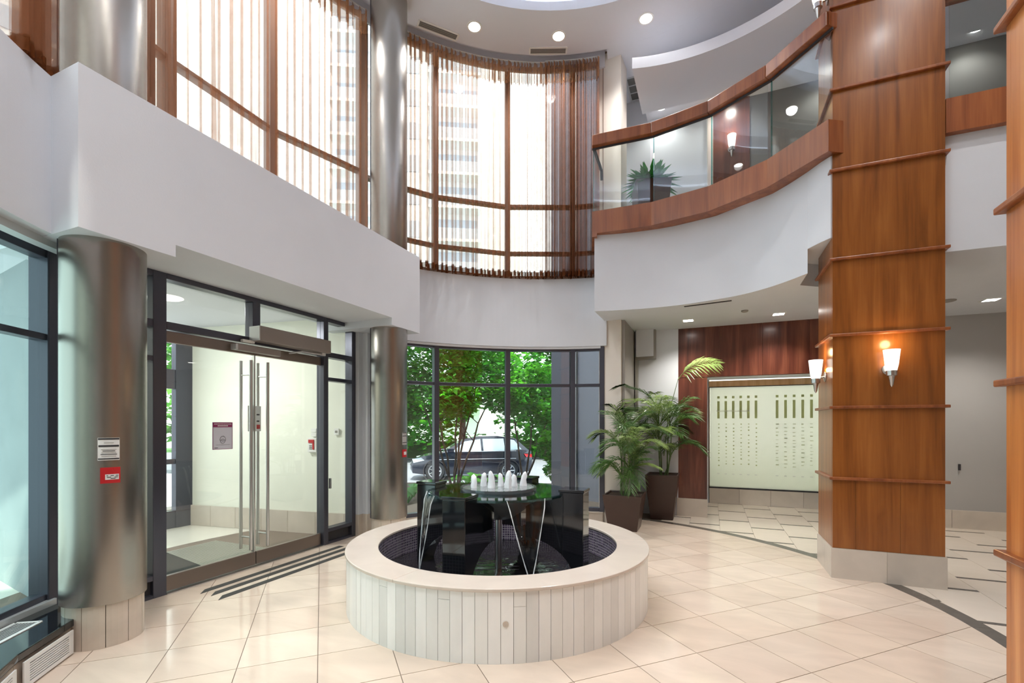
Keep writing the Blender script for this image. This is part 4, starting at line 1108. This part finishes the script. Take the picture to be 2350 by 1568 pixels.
def leafcloud(name, centers, n, size, mt, parent, seed, flat=.6):
    random.seed(seed); b = MB()
    for _ in range(n):
        c, r = random.choice(centers)
        while True:
            q = Vector((random.uniform(-1, 1), random.uniform(-1, 1), random.uniform(-1, 1)))
            if q.length < 1: break
        p = Vector(c) + Vector((q.x * r, q.y * r, q.z * r * flat)); s = size * random.uniform(.6, 1.3)
        d = Vector((random.uniform(-1, 1), random.uniform(-1, 1), random.uniform(-.7, .35))).normalized(); w = d.cross(Vector((random.uniform(-.4, .4), random.uniform(-.4, .4), 1))).normalized()
        b.add([p - d * s * .5, p + w * s * .42 - d * s * .05, p + d * s * .6, p - w * s * .42 - d * s * .05], [(0, 1, 2, 3)])
    o = b.build(name, mt, parent); o['kind'] = 'stuff'; return o
def maple(x, y, stems, crown, label, seed, n, mt2=MAPLE2):
    root = empty('maple_tree'); tag(root, label, 'tree', 'small maples outside the window')
    random.seed(seed)
    for k, (a, lean, h) in enumerate(stems):
        pts = [Vector((x + .05 * math.cos(a), y + .05 * math.sin(a), -.2))]
        for i in range(1, 7):
            t = i / 6
            pts.append(Vector((x + math.cos(a) * (.05 + lean * t ** 1.2) + random.uniform(-.04, .04), y + math.sin(a) * (.05 + lean * t ** 1.2) + random.uniform(-.04, .04), -.2 + h * t)))
        tk = MB().tube(pts, [.035, .03, .026, .022, .018, .014, .008], 7).build('trunk', BARK, root, True)
        for q in range(3):
            s = pts[3 + q]; e = s + Vector((random.uniform(-.5, .5), random.uniform(-.5, .5), random.uniform(.2, .6)))
            MB().tube([s, s.lerp(e, .5) + Vector((0, 0, .05)), e], [.012, .009, .004], 5).build('branch', BARK, tk, True)
    leafcloud('foliage', crown, n, .12, MAPLE, root, seed + 1)
    leafcloud('foliage', [(Vector(c) + Vector((0, 0, .25)), r * .9) for c, r in crown], n // 2, .13, mt2, root, seed + 2)
    return root
maple(-5.75, 10.0, [(2.6, 1.1, 2.6), (2.0, .7, 2.9), (.9, .5, 2.8), (.3, .9, 2.6), (3.4, .8, 2.4), (5.6, .6, 2.5)],
      [((-6.9, 9.6, 2.5), .8), ((-6.0, 9.8, 2.7), .9), ((-5.0, 10.1, 2.9), .9), ((-6.3, 9.3, 3.5), 1.0), ((-5.3, 9.8, 3.6), 1.0), ((-7.4, 9.2, 3.3), .8), ((-5.6, 9.7, 2.0), .55), ((-6.8, 9.3, 1.8), .5), ((-4.5, 10.2, 2.1), .6)],
      'multi stemmed maple in the middle of the garden window', 31, 8000)
maple(-4.45, 11.3, [(1.2, .5, 2.4), (.2, .7, 2.2), (2.8, .4, 2.5)],
      [((-4.2, 11.2, 2.5), .7), ((-3.7, 11.4, 1.6), .6), ((-3.5, 11.0, .9), .5), ((-4.6, 11.3, 2.0), .6), ((-3.6, 11.2, 3.4), .7), ((-3.4, 11.1, .4), .45)],
      'slender maple behind the right pane of the garden window', 47, 3600)
maple(-8.3, 8.6, [(1.0, .5, 2.6), (3.3, .6, 2.4)], [((-8.4, 8.6, 2.3), .9), ((-7.8, 8.4, 3.0), .9), ((-8.6, 8.2, 3.6), 1.0), ((-7.7, 8.6, 1.7), .6), ((-8.6, 8.8, 1.4), .6)],
      'leafy maple at the left pane of the garden window', 53, 5000)
def hosta(x, y, n, L0, label, seed, z=-.12, mt=HOSTA):
    random.seed(seed); root = empty('hosta'); tag(root, label, 'plant', 'hostas in the planting bed')
    for k in range(n):
        a = k * 2.4 + random.uniform(-.3, .3); L_ = L0 * random.uniform(.7, 1.15); d = Vector((math.cos(a), math.sin(a), 0)); s = Vector((-d.y, d.x, 0)) * L_ * .30
        b0 = Vector((x, y, z)); el = random.uniform(.5, 1.1)
        p1 = b0 + d * L_ * .45 + Vector((0, 0, L_ * el * .75)); p2 = b0 + d * L_ * .9 + Vector((0, 0, L_ * el * .85)); p3 = b0 + d * L_ * 1.35 + Vector((0, 0, L_ * el * .55))
        MB().add([b0, p1, p2 + s, p3, p2 - s, p2 + Vector((0, 0, .03))], [(1, 2, 5), (2, 3, 5), (3, 4, 5), (4, 1, 5)]).tube([b0, p1], .006, 5).build('leaf', mt, root)
hosta(-5.75, 8.1, 20, .42, 'large hosta low at the left of the garden window', 3)
hosta(-5.15, 8.6, 14, .36, 'small hosta beside the large one near the curb', 4)
hosta(-5.75, 10.7, 18, .42, 'bright hosta at the foot of the multi stemmed maple', 7, mt=MAPLE2)
hosta(-5.05, 10.9, 12, .36, 'small bright hosta right of the maple stems', 9, mt=MAPLE2)

# ---- parked car
def car(o, heading, label):
    root = empty('parked_car'); tag(root, label, 'car')
    L_, Wd = 4.55, .92
    M_ = Matrix.Translation(o) @ Matrix.Rotation(heading, 4, 'Z')
    def T(vs): return [tuple(M_ @ Vector(v)) for v in vs]
    # stations along x (0 = nose): sill z, belt z, half width
    st = [(0.0, .42, .62, .62), (.10, .28, .78, .78), (.45, .24, .90, .90), (1.25, .24, 1.02, .93), (2.2, .24, 1.06, .94), (3.4, .24, 1.10, .94), (4.2, .27, 1.12, .90), (4.48, .34, 1.08, .80), (4.55, .45, .80, .72)]
    vs = []; 
    for x, z0, z1, w in st: vs += [(x, -w * .94, z0), (x, -w, (z0 + z1) * .55), (x, -w * .93, z1), (x, w * .93, z1), (x, w, (z0 + z1) * .55), (x, w * .94, z0)]
    n = 6; f = [(j * n + i, j * n + (i + 1) % n, (j + 1) * n + (i + 1) % n, (j + 1) * n + i) for j in range(len(st) - 1) for i in range(n)] + [tuple(range(n - 1, -1, -1)), tuple((len(st) - 1) * n + i for i in range(n))]
    b = MB().add(T(vs), f); ob = b.build('body', PAINT, root, True)
    gh = [(1.15, 1.0, .84), (1.95, 1.50, .66), (2.4, 1.62, .64), (3.2, 1.64, .64), (3.9, 1.54, .64), (4.42, 1.08, .76)]
    vs = []
    for x, z, w in gh: vs += [(x, -.86, 1.0), (x, -w, z), (x, w, z), (x, .86, 1.0)]
    f = [(j * 4 + i, j * 4 + (i + 1) % 4, j * 4 + 4 + (i + 1) % 4, j * 4 + 4 + i) for j in range(5) for i in range(4)] + [(3, 2, 1, 0), (20, 21, 22, 23)]
    MB().add(T(vs), f).build('cabin', PAINT, root)
    for s in (-1, 1):
        for poly in ([(1.55, 1.06), (2.0, 1.44), (2.58, 1.53), (2.62, 1.08)], [(2.70, 1.08), (2.66, 1.53), (3.45, 1.54), (3.5, 1.10)], [(3.58, 1.10), (3.53, 1.54), (3.85, 1.48), (4.12, 1.14)]):
            vs = [(x, s * (.875 - (z - 1.0) * .36), z) for x, z in poly]
            MB().add(T(vs), [tuple(range(4))]).build('side_window', CARGL, root)
    vs = [(1.22, -.74, 1.06), (1.90, -.60, 1.475), (1.90, .60, 1.475), (1.22, .74, 1.06)]
    MB().add(T([(x - .02, y, z + .02) for x, y, z in vs]), [(0, 1, 2, 3)]).build('windscreen', CARGL, root)
    for x in (.92, 3.62):
        for s in (-1, 1):
            c = M_ @ Vector((x, s * .80, .355)); ax = (M_.to_3x3() @ Vector((0, s, 0))).to_track_quat('Z', 'Y').to_matrix()
            ty = MB().lathe([(.22, -.10), (.345, -.10), (.355, -.06), (.355, .10), (.335, .125), (.24, .125)], c, 28, cap=False, axis=ax).build('tyre', TYRE, root, True)
            MB().lathe([(.40, .09), (.43, .10), (.43, .145), (.40, .15)], c, 28, cap=False, axis=ax).build('wheel_arch', INK, root)
            rim = MB().lathe([(.235, .07), (.245, .128), (.21, .128), (.20, .09)], c, 28, cap=False, axis=ax)
            rim.lathe([(.05, .08), (.045, .128)], c, 12, axis=ax)
            for k in range(7):
                t = 2 * math.pi * k / 7
                p0 = c + ax @ Vector((.03 * math.cos(t), .03 * math.sin(t), .115)); p1 = c + ax @ Vector((.22 * math.cos(t), .22 * math.sin(t), .115))
                rim.tube([p0, p1], .022, 5)
            rim.build('alloy_rim', RIMA, ty)
    for s in (-1, 1):
        MB().add(T([(.08, s * .74, .80), (.42, s * .905, .86), (.55, s * .91, .76), (.14, s * .80, .66)]), [(0, 1, 2, 3)]).build('headlight', mat('headlight_glass', srgb(196, 210, 214), .1) if s < 0 else bpy.data.materials['headlight_glass'], root)
        MB().add(T([(4.20, s * .915, .98), (4.50, s * .82, .96), (4.52, s * .80, .84), (4.28, s * .915, .86)]), [(0, 1, 2, 3)]).build('tail_light', REDM, root)
        MB().add(T([(1.35, s * .95, 1.02), (1.62, s * .95, 1.02), (1.62, s * 1.08, 1.06), (1.38, s * 1.10, 1.06), (1.38, s * 1.10, 1.18), (1.62, s * 1.06, 1.18)]), [(0, 1, 2, 3), (3, 2, 5, 4)]).build('mirror', PAINT, root)
        for z in (.78, 1.06): MB().tube(T([(.9, s * .945, z), (3.9, s * .955, z + .03)]), .008, 5).build('side_moulding', RIMA, root)
        for x in (2.64, 3.54): MB().tube(T([(x, s * .945, .35), (x, s * .945, 1.05)]), .004, 4).build('door_gap', INK, root)
car(Vector((-10.54, 15.10, -.56)), math.atan2(17.22 - 15.08, -6.64 + 10.54), 'black sport utility car parked on the street')
car2 = None

# ---- beyond the street
hg = empty('verge'); 
vg = MB().prism([(-40, 21), (8, 42), (8, 70), (-40, 60)], -.56, -.35).build('grass_verge', mat('grass', srgb(96, 150, 84), .9, var=.3, scale=2)); tag(vg, 'grass verge across the street', 'grass', kind='structure')
bpy.data.objects.remove(hg)
def bgtree(x, y, h, r, label, seed, n=2600):
    root = empty('street_tree'); tag(root, label, 'tree', 'trees across the street')
    MB().tube([(x, y, -.5), (x + .1, y, h * .35), (x, y + .1, h * .7)], [.22, .17, .08], 8).build('trunk', BARK, root, True)
    random.seed(seed)
    cs = [((x + random.uniform(-r, r) * .6, y + random.uniform(-r, r) * .6, h * .55 + random.uniform(-.42, .4) * h), r * .6) for _ in range(8)]
    leafcloud('foliage', cs, n, .42, MAPLE, root, seed, .8); leafcloud('foliage', cs, n // 2, .40, MAPLE2, root, seed + 1, .8)
for i, (x, y, h, r) in enumerate(((-17.5, 21, 6.5, 3.0), (-13.6, 24.5, 7, 3.2), (-9.3, 27, 6.5, 3.2), (-5.0, 27.5, 7.5, 3.0), (-21.5, 15.5, 7, 3.2), (-2.2, 29, 6, 2.8))):
    bgtree(x, y, h, r, ['green tree across the street behind the car bonnet', 'green tree across the street behind the car roof', 'green tree across the street behind the car boot', 'green tree across the street behind the slender maple', 'green tree across the street seen through the vestibule', 'green tree across the street beside the grey pillar'][i], 100 + i)
hb = empty('hedge_row'); tag(hb, 'clipped hedge along the far side of the street', 'hedge')
ln = [((-24 + i * 1.0, 19.6 + i * .55, .35), .8) for i in range(26)]
leafcloud('foliage', ln, 2200, .3, MAPLE, hb, 77, .9)
MB().seg((-24.4, 19.4), (1.4, 33.6), .7, -.5, .5).build('hedge_core', mat('hedge_core', srgb(48, 84, 40), .9), hb)
# white van roof / wall strip behind car
tw = empty('apartment_tower'); tag(tw, 'white apartment tower with stacked balconies across the street', 'building')
def tower(cx, cy, w, d, h, ang, root, nfl):
    M_ = Matrix.Translation((cx, cy, -.5)) @ Matrix.Rotation(ang, 4, 'Z')
    def bxm(x0, x1, y0, y1, z0, z1, nm, m, par=None):
        b = MB().box(x0, x1, y0, y1, z0, z1); b.v = [tuple(M_ @ Vector(v)) for v in b.v]; return b.build(nm, m, par or root)
    bxm(-w / 2, w / 2, -d / 2, d / 2, 0, h, 'wall', TOWER)
    for i in range(nfl):
        z = 3.4 + i * 3.0
        for a, b_ in ((-.46, -.20), (.02, .28)):
            bs = bxm(w * a, w * b_, -d / 2 - 1.4, -d / 2, z, z + .25, 'balcony_slab', TOWER)
            bxm(w * a, w * b_, -d / 2 - 1.4, -d / 2 - 1.32, z + .25, z + 1.2, 'balcony_panel', TOWERG, bs)
            bxm(w * a + .3, w * b_ - .3, -d / 2 - .05, -d / 2 + .05, z + .3, z + 2.5, 'window', TOWERG)
        bxm(w * -.16, w * -.03, -d / 2 - .05, -d / 2 + .05, z + .8, z + 2.3, 'window', TOWERG)
tower(-27, 42, 18, 12, 46, R_(28), tw, 14)
tw2 = empty('apartment_tower'); tag(tw2, 'second white apartment tower seen above the entrance', 'building')
tower(-48, 19, 18, 12, 46, R_(68), tw2, 14)
